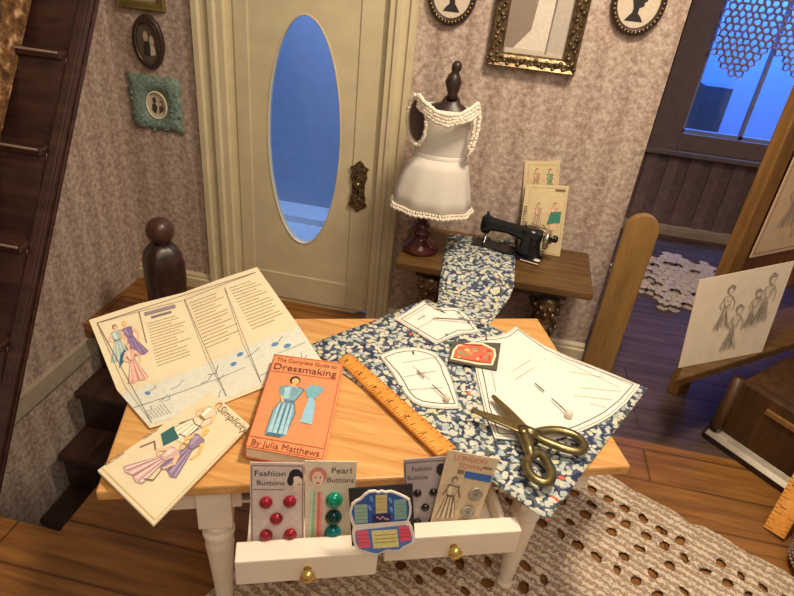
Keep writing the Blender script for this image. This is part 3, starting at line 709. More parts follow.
# red buttons
sh = card_in(LEAN, -.140, (250, 462.5), (304.5, 463.5), (304, 541), (250.5, 542), .07); w_, h_ = sh.w, sh.h
t = thing('button_card', 'pale card of five red fashion buttons standing in the left drawer', 'button card', sh.pt(w_ / 2, 0), 'button cards in the drawers')
sh.slab('card', ink((216, 196, 190)), .004, t)
D = Decal(sh); D.line([(.03 * w_, .02 * h_), (.97 * w_, .02 * h_), (.97 * w_, .975 * h_), (.03 * w_, .975 * h_)], .003, (140, 120, 120), True); D.line([(.05 * w_, .74 * h_), (.62 * w_, .74 * h_)], .003, (140, 120, 120))
D.ell(.84 * w_, .88 * h_, .13 * w_, .068 * h_, (40, 30, 34)); D.ell(.86 * w_, .82 * h_, .10 * w_, .058 * h_, (240, 214, 196)); D.ell(.74 * w_, .83 * h_, .06 * w_, .05 * h_, (44, 34, 36)); D.poly([(.76 * w_, .72 * h_), (.96 * w_, .72 * h_), (.90 * w_, .79 * h_), (.80 * w_, .79 * h_)], (226, 200, 186)); D.ell(.9 * w_, .795 * h_, .02 * w_, .008 * h_, (190, 50, 60)); D.build(t)
text('Fashion', sh, .07 * w_, .875 * h_, .17 * w_, (60, 50, 54), t, fit=.58 * w_); text('Buttons', sh, .11 * w_, .785 * h_, .15 * w_, (60, 50, 54), t, fit=.52 * w_)
RED = plain('red_glass', s(146, 18, 36), .12, 0, .1)
def dome(sh, x, y, r, mat, t, hole=True, hm=None):
    c = sh.pt(x, y, 0); b = B(); uz = sh.n; ux = (sh.pt(.01, 0) - sh.pt(0, 0)).normalized(); uy = uz.cross(ux)
    T = lambda p: ux * p.x + uy * p.y + uz * p.z
    b.lathe([(0, r * .9), (r * .3, r), (r * .6, r * .92), (r * .9, r * .62), (r, r * .35), (r * .96, r * .12)], c, 18, T=T); o = b.build('button', mat, t, True)
    if hole:
        b = B(); b.lathe([(r * .93, r * .30), (r * 1.06, r * .26), (r * 1.06, r * .14), (r * .98, r * .12)], c, 12, T=T); b.build('button_shank', hm or mat, o, True)
for (a, c_) in ((.29, .62), (.73, .63), (.48, .455), (.29, .285), (.74, .29)): dome(sh, a * w_, c_ * h_, .125 * w_, RED, t)
# teal buttons
sh = card_in(LEAN, -.132, (305, 461), (357, 462), (352, 540), (305, 541), .07); w_, h_ = sh.w, sh.h
t = thing('button_card', 'cream card of three green pearl buttons standing beside the red button card', 'button card', sh.pt(w_ / 2, 0), 'button cards in the drawers')
sh.slab('card', ink((226, 210, 186)), .004, t)
D = Decal(sh); D.ell(.25 * w_, .86 * h_, .17 * w_, .085 * h_, (216, 130, 110)); D.ell(.25 * w_, .83 * h_, .115 * w_, .075 * h_, (246, 208, 186)); D.ell(.20 * w_, .845 * h_, .016 * w_, .008 * h_, (80, 60, 60)); D.ell(.30 * w_, .845 * h_, .016 * w_, .008 * h_, (80, 60, 60)); D.ell(.25 * w_, .79 * h_, .035 * w_, .009 * h_, (206, 70, 70))
for k, c_ in enumerate([(206, 220, 190), (150, 200, 160), (232, 190, 160), (226, 110, 110), (240, 160, 150)]): D.poly([((.06 + .06 * k) * w_, .2 * h_), ((.11 + .06 * k) * w_, .2 * h_), ((.16 + .045 * k) * w_, .70 * h_), ((.12 + .045 * k) * w_, .70 * h_)], c_)
D.build(t)
text('Pearl', sh, .50 * w_, .89 * h_, .19 * w_, (80, 66, 56), t, fit=.40 * w_); text('Buttons', sh, .42 * w_, .80 * h_, .17 * w_, (80, 66, 56), t, fit=.54 * w_)
for k, (c_, rgb) in enumerate(((.635, (20, 140, 110)), (.46, (8, 60, 56)), (.30, (14, 120, 124)))): dome(sh, .58 * w_, c_ * h_, .175 * w_, plain('green_glass_%d' % k, s(*rgb), .1, .3, .2), t)
# black buttons
sh = card_in(LEAN, -.098, (403.5, 460), (447, 456.5), (446, 522), (405.5, 523), .07); w_, h_ = sh.w, sh.h
t = thing('button_card', 'grey card of small black fashion buttons half hidden in the right drawer', 'button card', sh.pt(w_ / 2, 0), 'button cards in the drawers')
sh.slab('card', ink((176, 162, 162)), .004, t)
D = Decal(sh); D.line([(.03 * w_, .02 * h_), (.97 * w_, .02 * h_), (.97 * w_, .965 * h_), (.03 * w_, .965 * h_)], .003, (90, 84, 90), True); D.ell(.86 * w_, .86 * h_, .11 * w_, .07 * h_, (44, 36, 38)); D.build(t)
text('Fashion', sh, .18 * w_, .86 * h_, .17 * w_, (70, 62, 68), t, sx=.9); text('Buttons', sh, .07 * w_, .76 * h_, .17 * w_, (70, 62, 68), t, sx=.9)
JET = plain('jet_button', s(30, 18, 24), .12)
for (a, c_) in ((.30, .60), (.68, .60), (.48, .42), (.28, .245), (.66, .25)): dome(sh, a * w_, c_ * h_, .10 * w_, JET, t, False)
# beige card with two big buttons
sh = card_in(LEAN, -.116, (448, 450), (499.5, 459.5), (477, 522), (430.5, 522), .05); w_, h_ = sh.w, sh.h
t = thing('button_card', 'tilted beige card with a blue strip and two round grey buttons in the right drawer', 'button card', sh.pt(w_ / 2, 0), 'button cards in the drawers')
sh.slab('card', ink((214, 190, 156)), .004, t)
D = Decal(sh)
D.poly([(.42 * w_, .80 * h_), (.44 * w_, .72 * h_), (.98 * w_, .70 * h_), (.97 * w_, .79 * h_)], (58, 104, 176)); D.lady(.27 * w_, .20 * h_, .52 * h_, (196, 176, 146), (110, 90, 70), (206, 180, 150), .0, .2, (130, 108, 84), 1, (120, 96, 76)); D.line([(.10 * w_, .50 * h_), (.20 * w_, .62 * h_), (.38 * w_, .60 * h_), (.46 * w_, .48 * h_)], .004, (100, 84, 66))
D.line([(.16 * w_, .22 * h_), (.22 * w_, .5 * h_)], .004, (110, 92, 72)); D.line([(.36 * w_, .22 * h_), (.34 * w_, .5 * h_)], .004, (110, 92, 72)); D.rect(.28 * w_, .76 * h_, .40 * w_, .81 * h_, (140, 110, 84)); D.rect(.74 * w_, .86 * h_, .92 * w_, .885 * h_, (140, 112, 84)); D.build(t)
text('LONDON', sh, .14 * w_, .915 * h_, .155 * w_, (206, 116, 84), t, sx=.95); text('TOWN', sh, .26 * w_, .83 * h_, .155 * w_, (206, 116, 84), t, sx=.95)
GB = plain('grey_shell', s(170, 160, 142), .3, .2, .2, 60)
for (a, c_) in ((.76, .545), (.72, .31)):
    c = sh.pt(a * w_, c_ * h_, 0); r = .145 * w_; uz = sh.n; ux = (sh.pt(.01, 0) - sh.pt(0, 0)).normalized(); uy = uz.cross(ux); T = lambda p: ux * p.x + uy * p.y + uz * p.z
    b = B(); b.lathe([(0, r), (.006, r), (.009, r * .9), (.006, r * .72), (.004, r * .62), (.007, r * .5), (.007, .0005)], c, 20, T=T); ob = b.build('button', GB, t, True)
    b = B()
    for k in range(4):
        aa = math.pi / 4 + k * math.pi / 2; p = c + T(V((r * .2 * math.cos(aa), r * .2 * math.sin(aa), .0072))); b.lathe([(0, r * .09), (.001, r * .09)], p, 8, T=T)
    b.build('button_holes', ink((80, 70, 60)), ob)
# blue and pink sewing kit
LK = math.radians(14); nK = -(ey * math.cos(LK) - V((0, 0, 1)) * math.sin(LK)); PK = TL((0, -.226, .688))
hk = lambda x, y: hit(x, y, PK, nK)
sh = Sheet([[hk(348.5, 489), hk(412.5, 484)], [hk(352, 546), hk(415, 541)]]); w_, h_ = sh.w, sh.h
t = thing('sewing_kit', 'scalloped blue and pink sewing kit card on black backing, propped against the drawers', 'sewing kit', sh.pt(w_ / 2, 0))
sh.slab('backing', ink((40, 32, 34)), .005, t)
kp = [(60, 235), (75, 180), (100, 160), (130, 145), (160, 115), (190, 96), (230, 92), (250, 102), (272, 92), (300, 100), (335, 94), (370, 105), (400, 118), (435, 135), (460, 150), (470, 200), (466, 250), (450, 290), (478, 340), (495, 400), (490, 430), (460, 445), (430, 460), (400, 485), (350, 487), (310, 482), (275, 500), (240, 515), (190, 505), (150, 492), (110, 480), (92, 450), (83, 420), (78, 370), (85, 330), (68, 290)]
K = lambda a, b_: hk(340 + a / 6.62, 475 + b_ / 6.62)
pc = [K(*p) for p in kp]; cK = sum(pc, V()) / len(pc)
b = B(); b.prism([p + nK * .010 for p in pc], -nK * .008); b.build('shaped_panel', ink((240, 228, 214)), t)
o3 = hk(340, 575) ; ux = (hk(430, 575) - o3); uyv = hk(340, 475) - o3
ks = Sheet([[hk(340, 475), hk(430, 475)], [hk(340, 565), hk(430, 565)]], 596, 596)
ks.pt = lambda x, y, off=0.0: K(x, 596 - y) + nK * off
D = Decal(ks, .0116); q = lambda a, b_: (a, 596 - b_)
up_ = [p for p in kp if p[1] <= 300]
shr = lambda pts, cx_, cy_, f: [q(cx_ + (a - cx_) * f, cy_ + (b_ - cy_) * f) for a, b_ in pts]
D.poly(shr(kp[0:18] + [(440, 292), (85, 318)], 265, 205, .93), (44, 86, 160))
D.poly(shr([(85, 345), (450, 305)] + kp[18:34], 285, 396, .90), (88, 124, 196))
QR = lambda pts, c_: D.poly([q(*p) for p in pts], c_)
QR([(92, 180), (178, 178), (180, 298), (96, 304)], (150, 176, 160)); QR([(232, 116), (308, 112), (308, 232), (234, 238)], (206, 184, 124)); QR([(352, 150), (432, 140), (438, 272), (358, 280)], (130, 164, 160)); QR([(210, 246), (330, 238), (332, 292), (212, 302)], (48, 34, 66))
for k in range(5): D.ell(245 + 17 * k, 596 - 268 + random.uniform(-8, 8), 9, 7, (196, 150, 190), 7)
for k in range(4): QR([(100, 205 + 24 * k), (174, 203 + 24 * k), (174, 206 + 24 * k), (100, 208 + 24 * k)], (96, 124, 110)); QR([(362, 180 + 24 * k), (428, 174 + 24 * k), (428, 177 + 24 * k), (362, 183 + 24 * k)], (90, 128, 128)); QR([(238, 140 + 24 * k), (304, 137 + 24 * k), (304, 140 + 24 * k), (238, 143 + 24 * k)], (170, 146, 90))
QR([(104, 352), (180, 346), (200, 458), (124, 468)], (232, 96, 120)); QR([(384, 322), (452, 318), (468, 412), (396, 424)], (230, 84, 112)); QR([(204, 350), (372, 340), (386, 456), (218, 468)], (222, 214, 140))
for k in range(3): QR([(225, 380 + 24 * k), (370, 370 + 24 * k), (370, 375 + 24 * k), (225, 385 + 24 * k)], (150, 132, 84)); QR([(112, 380 + 24 * k), (182, 374 + 24 * k), (183, 378 + 24 * k), (113, 384 + 24 * k)], (190, 54, 84)); QR([(392, 346 + 22 * k), (456, 340 + 22 * k), (457, 344 + 22 * k), (393, 350 + 22 * k)], (190, 50, 80))
for (a, b_) in ((205, 140), (195, 200), (330, 150), (335, 210)): D.ell(a, 596 - b_, 10, 22, (110, 150, 200), 8, .4)
D.build(t)

# ================================================================ console, machine, dress form
CZ = .75
ct = thing('console_table', 'narrow olive-brown console table with ornate bronze legs against the back wall', 'table', (.1, 3.17, 0))
b = B(); b.prism([V((-.435, 2.878, CZ)), V((.635, 2.905, CZ)), V((.65, 3.425, CZ)), V((-.435, 3.425, CZ))], (0, 0, -.045)); b.build('tabletop', OLIVE, ct, bevel=.006)
b = B(); b.prism([V((-.33, 2.98, CZ - .045)), V((.52, 2.99, CZ - .045)), V((.52, 3.40, CZ - .045)), V((-.33, 3.40, CZ - .045))], (0, 0, -.07)); b.build('apron', WALNUT, ct)
for (x, y) in ((.43, 3.0), (-.24, 3.0), (.43, 3.34), (-.24, 3.34)):
    b = B(); c = V((x, y, 0))
    b.lathe([(0, .06), (.03, .07), (.06, .04), (.11, .03), (.16, .055), (.22, .065), (.26, .05), (.30, .032), (.34, .03), (.38, .05), (.44, .062), (.47, .07), (.49, .05), (.53, .055), (.57, .068), (.60, .075), (.62, .055), (.636, .06)], c, 18)
    for zz, rr in ((.24, .062), (.43, .062), (.46, .07), (.55, .062), (.59, .072), (.40, .05)):
        for k in range(9):
            a = 2 * math.pi * k / 9 + zz * 7; b.ball(c + V((rr * math.cos(a), rr * math.sin(a), zz)), .016, 1, 7, 5)
    b.build('leg', DARKBRASS, ct, True)
# sewing machine
mc = pz(529, 258, CZ); ma = math.radians(-15)
mx_, my_ = V((math.cos(ma), math.sin(ma), 0)), V((-math.sin(ma), math.cos(ma), 0))
def ML(p): return V((mc.x, mc.y, CZ)) + mx_ * p[0] + my_ * p[1] + V((0, 0, p[2]))
sm = thing('sewing_machine', 'small black antique sewing machine on the console table', 'sewing machine', V((mc.x, mc.y, CZ)))
b = B(); b.box((-.34, -.07, .0), (.07, .055, .022), ML); b.build('bed', BLACK, sm, bevel=.008)
hM = .185
b = B()
b.loft([[ML((cx_ + sx_ * math.cos(t_), sy_ * math.sin(t_), zz)) for t_ in [2 * math.pi * k / 14 for k in range(14)]] for zz, cx_, sx_, sy_ in ((.022, -.01, .085, .055), (.04, -.01, .068, .05), (.10, -.012, .058, .046), (.14, -.016, .066, .048), (hM - .02, -.02, .07, .05), (hM, -.02, .05, .04))])
b.loft([[ML((xx, ry * math.cos(t_), zc + rz_ * math.sin(t_))) for t_ in [2 * math.pi * k / 14 for k in range(14)]] for xx, ry, rz_, zc in ((.045, .03, .035, hM - .035), (.02, .046, .052, hM - .05), (-.05, .042, .044, hM - .046), (-.16, .036, .034, hM - .036), (-.25, .038, .040, hM - .04), (-.265, .038, .055, hM - .05), (-.30, .038, .056, hM - .05), (-.315, .024, .045, hM - .05))])
b.build('arm', BLACK, sm, True)
b = B(); b.box((-.31, -.026, .085), (-.262, .026, hM + .005), ML); b.build('head', BLACK, sm, bevel=.012)
b = B(); b.tube([ML((-.287, 0, .09)), ML((-.287, 0, .028))], .007, 8); b.build('needle_bar', STEEL, sm, True)
B().tube([ML((-.275, -.012, .10)), ML((-.275, -.012, .034)), ML((-.275, -.03, .026))], .006, 8).build('presser_foot', STEEL, sm, True)
B().tube([ML((-.287, 0, hM - .005)), ML((-.287, 0, hM + .03))], .008, 8).build('tension_post', BLACK, sm, True)
Tm = lambda p: mx_ * p.z + my_ * p.x + V((0, 0, 1)) * p.y
b = B(); b.lathe([(0, .02), (.012, .055), (.028, .058), (.036, .048), (.036, .02), (.05, .018)], ML((.055, 0, hM - .045)), 18, T=Tm); o = b.build('handwheel', STEEL, sm, True); o['label'] = 'silver handwheel'
b = B(); b.lathe([(0, .02), (.02, .022), (.03, .012)], ML((.105, 0, hM - .03)), 12, T=Tm); b.build('wheel_knob', BLACK, o, True)
b = B(); b.lathe([(0, .006), (.05, .005)], ML((-.06, 0, hM - .01)), 8); b.build('spool_pin', STEEL, sm, True)
b = B()
for k in range(9): b.ball(ML((-.03 + .012 * k, -.077, .012)), .006, .6, 6, 4)
b.ball(ML((.055, -.05, .024)), .02, .15, 8, 4); b.build('gilt_decoration', BEAD, sm)
# dress form
YD = 3.10
base = pz(419, 249, CZ); YD = base.y
df = thing('dress_form', 'dark wooden dress form with red-brown turned pedestal, wearing a white dress', 'dress form', V((base.x, base.y, CZ)))
def ringpx(cx_, py_, hw, depth=.62, n=20, wob=0, k=0):
    c = pY(cx_, py_, YD); e = pY(cx_ + hw, py_, YD); r = (e - c).length
    return [V((c.x + r * (1 + wob * math.sin(k * t)) * math.cos(t), c.y + r * depth * (1 + wob * math.sin(k * t)) * math.sin(t), c.z)) for t in [2 * math.pi * i / n for i in range(n)]]
b = B(); p0 = V((base.x, base.y, CZ))
b.lathe([(0, .105), (.02, .108), (.05, .085), (.075, .05), (.09, .042), (.105, .055), (.12, .055), (.13, .036), (.145, .048), (.16, .048), (.17, .03), (.24, .026), (.42, .026)], p0, 22); b.build('pedestal', REDW, df, True)
b = B(); b.loft([ringpx(*r) for r in ((432, 205, 20), (434, 185, 22), (438, 158, 20), (443, 140, 25), (446, 120, 26), (449, 108, 22), (451, 103, 10), (452, 97, 7.5))]); b.build('torso', FORMW, df, True)
b = B(); b.loft([ringpx(*r, 1.0, 14) for r in ((452, 99, 7), (452.5, 94, 5), (453, 88, 7), (453.5, 82, 8.5), (454.5, 75, 6), (455.5, 72, 3.5), (456.5, 69, 5.2), (457.3, 64.5, 5), (457.8, 61, 2.5))]); b.build('finial', FORMW, df, True)
dr3 = thing('dress', 'white sleeveless doll dress with beaded trim, worn by the wooden dress form', 'dress', V((base.x, base.y, CZ + .17)))
b = B(); b.loft([ringpx(*r) for r in ((441, 157, 27), (441, 150, 27.5), (444, 138, 30), (446, 124, 31), (446, 114, 32), (447, 107, 29))], cap=False); b.build('bodice', CLOTH, dr3, True, solid=.006)
b = B(); b.loft([ringpx(cx_, y_, hw, .72, 48, .03 * f_, 9) for cx_, y_, hw, f_ in ((441, 156, 26, 0), (438, 166, 31, .4), (435, 178, 34.5, .7), (432.5, 192, 37.5, 1), (431, 207, 40, 1.2))], cap=False); sk = b.build('skirt', CLOTH, dr3, True, solid=.006)
b = B(); b.loft([ringpx(*r) for r in ((440.5, 161, 27.5), (441, 156, 28), (441.5, 152, 28))], cap=False); b.build('sash', CLOTH, dr3, True, solid=.008)
b = B(); rg = ringpx(431, 207, 40.5, .74, 96, .036, 9)
for k, p in enumerate(rg): b.ball(p + V((0, 0, .004 * (k % 2))), .0105, 1, 6, 4)
rg = ringpx(431, 204, 39.5, .74, 80, .036, 9)
for k, p in enumerate(rg): b.ball(p, .009, 1, 6, 4)
b.build('hem_beads', BEAD, dr3, True)
def bead_line(px_, y_, r, b, per=9, jit=.002):
    P_ = [pY(x, yy, YD - dd) for x, yy, dd in px_]
    for a, c in zip(P_[:-1], P_[1:]):
        for k in range(per): b.ball(a.lerp(c, k / per) + V((random.uniform(-jit, jit), random.uniform(-jit, jit), random.uniform(-jit, jit))), r, 1, 6, 4)
b = B()
for o_ in (-.6, .3, 1.2, 2.0): bead_line([(418, 98 + o_ * 4, .10), (426, 106 + o_ * 4, .135), (436, 114 + o_ * 4, .15), (448, 118 + o_ * 4, .155), (460, 117 + o_ * 3, .15), (470, 112 + o_ * 4, .13), (478, 106 + o_ * 4, .09)], 0, .011, b)
b.build('collar_beads', BEAD, dr3, True)
b = B(); arm = [(417 + 9.5 * math.cos(t), 120 + 25 * math.sin(t), .10 - .03 * math.cos(t) * -1) for t in [2 * math.pi * k / 14 for k in range(15)]]
bead_line(arm, 0, .0115, b, 5); b.build('armhole_beads', BEAD, dr3, True); b = B(); bead_line([(478, 104, .07), (480, 118, .07), (477, 135, .08), (472, 150, .09), (467, 156, .09)], 0, .012, b, 8); bead_line([(474, 106, .10), (475, 120, .11), (473, 136, .11), (468, 150, .11)], 0, .010, b, 8); b.build('armhole_beads', BEAD, dr3, True)
b = B(); cA = [pY(417 + 7.5 * math.cos(t), 120 + 21 * math.sin(t), YD - .105) for t in [2 * math.pi * k / 16 for k in range(16)]]; b.prism(cA, (0, .006, 0)); o = b.build('armhole_opening', FORMW, df); o['label'] = 'dark wood showing through the left armhole'
# envelopes behind the machine
def leaning(tlp, trp, blp, brp, yb, ln, label):
    P0 = V((0, yb, CZ)); n = V((0, -math.cos(ln), math.sin(ln))); c = [hit(*q_, P0, n) for q_ in (tlp, trp, brp, blp)]
    dn_ = lambda a, z_: a[0].lerp(a[1], (a[0].z - z_) / (a[0].z - a[1].z))
    return Sheet([[c[0], c[1]], [dn_((c[0], c[3]), CZ + .003), dn_((c[1], c[2]), CZ + .003)]])
for i, (tlp, trp, blp, brp, yb, lab) in enumerate((((525, 161), (560, 161), (519, 243), (556, 247), 3.365, 'pattern envelope leaning on the wall, taller one behind another envelope'), ((526, 184), (569, 186), (517, 252), (559, 262), 3.30, 'pattern envelope in front of another, right behind the sewing machine'))):
    sh = leaning(tlp, trp, blp, brp, yb, (.12, .22)[i], lab); w_, h_ = sh.w, sh.h
    t = thing('pattern_envelope', lab, 'envelope', sh.pt(w_ / 2, 0), 'dress pattern envelopes')
    sh.slab('envelope', OLDP, .006, t)
    D = Decal(sh); D.line([(.05 * w_, .03 * h_), (.95 * w_, .03 * h_), (.95 * w_, .96 * h_), (.12 * w_, .96 * h_), (.12 * w_, .03 * h_)], .004, (206, 180, 130))
    if i == 0:
        D.lady(.36 * w_, .62 * h_, .30 * h_, (178, 150, 116), (110, 84, 60), flare=.16); D.lady(.74 * w_, .62 * h_, .30 * h_, (120, 150, 112), (110, 84, 60), flare=.2)
    else:
        D.lady(.36 * w_, .34 * h_, .40 * h_, (190, 160, 130), (120, 90, 60), flare=.18, fold=(120, 96, 80)); D.lady(.74 * w_, .36 * h_, .40 * h_, (206, 170, 140), (140, 100, 70), flare=.12); D.poly([(.60 * w_, .44 * h_), (.90 * w_, .48 * h_), (.90 * w_, .64 * h_), (.66 * w_, .62 * h_)], (60, 132, 112))
        for k in range(7): D.line([(random.uniform(.2, .8) * w_, random.uniform(.2, .45) * h_), (random.uniform(.2, .8) * w_, random.uniform(.2, .45) * h_)], .004, (120, 96, 80))
        D.rect(.70 * w_, .92 * h_, .93 * w_, .945 * h_, (110, 90, 70))
    D.build(t)
    if i: text('PATTERN', sh, .10 * w_, .38 * h_, .11 * w_, (60, 50, 44), t, rot=1.5708)

# ================================================================ pictures on the wall
def wy(px, py, d_=0): return pY(px, py, YW - d_)
def oval_frame(cx_, cy_, rx, ry, mat, label, sil=True, tilt=0.0, beads=40, pic=(208, 192, 172)):
    c = wy(cx_, cy_); c.y = YW; n = 36
    t = thing('picture_frame', label, 'picture', c, 'framed pictures on the back wall')
    E = lambda k, f, dd: V((c.x + rx * f * math.cos(2 * math.pi * k / n), YW - dd, c.z + ry * f * math.sin(2 * math.pi * k / n)))
    b = B(); b.loft([[E(k, f, dd) for k in range(n)] for f, dd in ((1, 0), (1.02, .018), (.97, .034), (.9, .030), (.86, .036), (.80, .026), (.78, .012), (.78, 0))], cap=False); fr = b.build('frame', mat, t, True)
    b = B()
    for k in range(beads): a = 2 * math.pi * k / beads; b.ball((c.x + rx * .9 * math.cos(a), YW - .034, c.z + ry * .9 * math.sin(a)), .0085, 1, 6, 4)
    b.build('bead_border', BRASS, fr, True)
    b = B(); b.prism([E(k, .80, .012) for k in range(n)], (0, .008, 0)); b.build('picture', ink(pic), t)
    sh = Sheet([[V((c.x - rx, YW - .013, c.z + ry)), V((c.x + rx, YW - .013, c.z + ry))], [V((c.x - rx, YW - .013, c.z - ry)), V((c.x + rx, YW - .013, c.z - ry))]], 2, 2)
    return t, sh
PROF = [(.62, .42), (1.30, .42), (1.20, .55), (1.06, .66), (1.08, .82), (1.20, .86), (1.24, .92), (1.20, .96), (1.25, 1.0), (1.32, 1.04), (1.22, 1.14), (1.24, 1.26), (1.18, 1.40), (1.02, 1.5), (.84, 1.48), (.72, 1.4), (.66, 1.3), (.74, 1.24), (.72, 1.1), (.80, .95), (.86, .8), (.84, .66), (.74, .56)]
for cx_, cy_, lab, fl in ((453, -8, 'oval silhouette portrait in a beaded dark frame, left of the gold frame', 1), (639, 1, 'oval silhouette portrait in a beaded dark frame, right of the gold frame', -1)):
    t, sh = oval_frame(cx_, cy_, .128, .155 if fl < 0 else .155, PLUM, lab)
    D = Decal(sh, .002); D.poly([(1 + (a - 1) * fl * -1, b_) for a, b_ in PROF], (38, 34, 34)); D.build(t, 'silhouette')
t, sh = oval_frame(150, 42, .095, .148, PLUM, 'dark pointed oval frame with a couple, hanging above the teal frame', beads=0, pic=(90, 78, 66))
b = B(); b.tube([V((t.location.x + .076 * math.cos(a_), YW - .03, t.location.z + .118 * math.sin(a_))) for a_ in [2 * math.pi * k / 36 for k in range(36)]], .004, 6, True, up=V((0, 1, 0))); b.build('inner_rim', BRASS, t, True)
D = Decal(sh, .002); D.ell(.82, 1.2, .16, .2, (176, 156, 130)); D.ell(1.2, 1.05, .15, .2, (186, 164, 140)); D.poly([(.6, .5), (1.05, .5), (1.0, .98), (.8, 1.05), (.66, .9)], (46, 40, 38)); D.poly([(1.05, .5), (1.42, .55), (1.36, .85), (1.1, .9)], (196, 182, 160)); D.build(t)
# teal frame
tc = [wy(128, 73), wy(180.5, 78), wy(181.5, 132), wy(134.5, 127)]
xa, xb = -2.278, -1.945; za, zb = 1.10, 1.425; cxx, czz = (xa + xb) / 2, (za + zb) / 2
t = thing('picture_frame', 'square teal lace frame with a small oval photograph of a couple', 'picture', V((cxx, YW, czz)), 'framed pictures on the back wall')
n = 56; oo, ii = [], []
for k in range(n):
    a = 2 * math.pi * k / n; c, q_ = math.cos(a), math.sin(a); m = 1 / max(abs(c), abs(q_)); wv = 1 + .035 * math.sin(a * 14)
    oo.append((cxx + (xb - xa) / 2 * c * m * wv, czz + (zb - za) / 2 * q_ * m * wv)); ii.append((cxx + .012 + .066 * c, czz - .008 + .08 * q_))
b = B(); b.loft([[V((p[0], YW - dd, p[1])) for p in src] for src, dd in ((oo, 0), (oo, .014), ([(o_[0] * .6 + i_[0] * .4, o_[1] * .6 + i_[1] * .4) for o_, i_ in zip(oo, ii)], .026), (ii, .018), (ii, 0))], cap=False); fr = b.build('frame', TEAL, t, True)
b = B()
for k in range(70):
    a = random.uniform(0, 6.28); f = random.uniform(.35, .92); o_, i_ = oo[int(a / 6.2832 * n) % n], ii[int(a / 6.2832 * n) % n]
    b.ball((i_[0] + (o_[0] - i_[0]) * f, YW - .020, i_[1] + (o_[1] - i_[1]) * f), random.uniform(.005, .011), 1, 6, 4)
b.build('lace_relief', TEAL, fr, True)
b = B(); b.tube([V((p[0], YW - .018, p[1])) for p in ii], .006, 6, True, up=V((0, 1, 0))); b.build('oval_rim', BEAD, fr, True)
b = B(); b.prism([V((p[0], YW - .008, p[1])) for p in ii], (0, .006, 0)); b.build('photograph', ink((206, 196, 170)), t)
sh = Sheet([[V((cxx - .055, YW - .009, czz + .08)), V((cxx + .08, YW - .009, czz + .08))], [V((cxx - .055, YW - .009, czz - .09)), V((cxx + .08, YW - .009, czz - .09))]], 2, 2)
D = Decal(sh); D.ell(.75, 1.3, .2, .22, (80, 64, 54)); D.ell(1.35, 1.1, .2, .2, (100, 80, 64)); D.ell(1.3, 1.05, .13, .15, (206, 170, 140)); D.poly([(.45, .55), (.8, .3), (1.0, .8), (.8, 1.1), (.5, 1.0)], (66, 58, 48)); D.poly([(1.1, .35), (1.6, .6), (1.6, .9), (1.2, .95)], (90, 70, 54)); D.build(t)
# gold frame
def rect_frame(x0_, x1_, z0_, z1_, fw, mat, label, dep=.06, carved=True, pic=(196, 184, 170)):
    t = thing('picture_frame', label, 'picture', V(((x0_ + x1_) / 2, YW, z0_)), 'framed pictures on the back wall')
    R_ = lambda m, dd: [V((x0_ + m, YW - dd, z0_ + m)), V((x1_ - m, YW - dd, z0_ + m)), V((x1_ - m, YW - dd, z1_ - m)), V((x0_ + m, YW - dd, z1_ - m))]
    b = B(); b.loft([R_(0, 0), R_(0, dep * .7), R_(fw * .15, dep), R_(fw * .35, dep * .85), R_(fw * .7, dep * .85), R_(fw * .88, dep * .7), R_(fw, dep * .35), R_(fw, 0)], cap=False); fr = b.build('frame', mat, t)
    if carved:
        b = B(); L_ = 2 * (x1_ - x0_ + z1_ - z0_)
        def along(d_, m):
            W_, H_ = x1_ - x0_, z1_ - z0_
            if d_ < W_: return V((x0_ + d_, 0, z0_ + m))
            d_ -= W_
            if d_ < H_: return V((x1_ - m, 0, z0_ + d_))
            d_ -= H_
            if d_ < W_: return V((x1_ - d_, 0, z1_ - m))
            return V((x0_ + m, 0, z1_ - (d_ - W_)))
        for k in range(120):
            p = along(L_ * k / 120, fw * (.52 + .22 * math.sin(k * 1.9))); b.ball((p.x, YW - dep * .86, p.z), random.uniform(.008, .014), .9, 7, 5)
        b.build('carved_relief', DARKBRASS, fr, True)
    b = B(); b.box((x0_ + fw * .9, YW - dep * .3, z0_ + fw * .9), (x1_ - fw * .9, YW - dep * .2, z1_ - fw * .9)); b.build('picture', ink(pic), t)
    sh = Sheet([[V((x0_ + fw, YW - dep * .3, z1_ - fw)), V((x1_ - fw, YW - dep * .3, z1_ - fw))], [V((x0_ + fw, YW - dep * .3, z0_ + fw)), V((x1_ - fw, YW - dep * .3, z0_ + fw))]])
    return t, sh
t, sh = rect_frame(-.140, .322, 1.735, 2.36, .075, DARKBRASS, 'large ornate gold frame with a pale wedding photograph, centre of the back wall', .055, True, (140, 124, 110)); w_, h_ = sh.w, sh.h
D = Decal(sh); D.poly([(.12 * w_, .02 * h_), (.72 * w_, .02 * h_), (.70 * w_, .6 * h_), (.45 * w_, .7 * h_), (.40 * w_, .25 * h_)], (214, 202, 188)); D.poly([(.70 * w_, .02 * h_), (.98 * w_, .02 * h_), (.98 * w_, .6 * h_), (.74 * w_, .6 * h_)], (184, 172, 160)); D.rect(.02 * w_, .0, .98 * w_, .05 * h_, (196, 184, 168)); D.line([(.70 * w_, .02 * h_), (.72 * w_, .6 * h_)], .008, (120, 108, 98)); D.build(t)
t, sh = rect_frame(-2.275, -1.985, 1.785, 2.1, .045, plain('olive_frame', s(112, 96, 50), .5, .2, .2), 'olive-gold frame at the top left, above the dark oval frame', .03, False, (170, 150, 120))

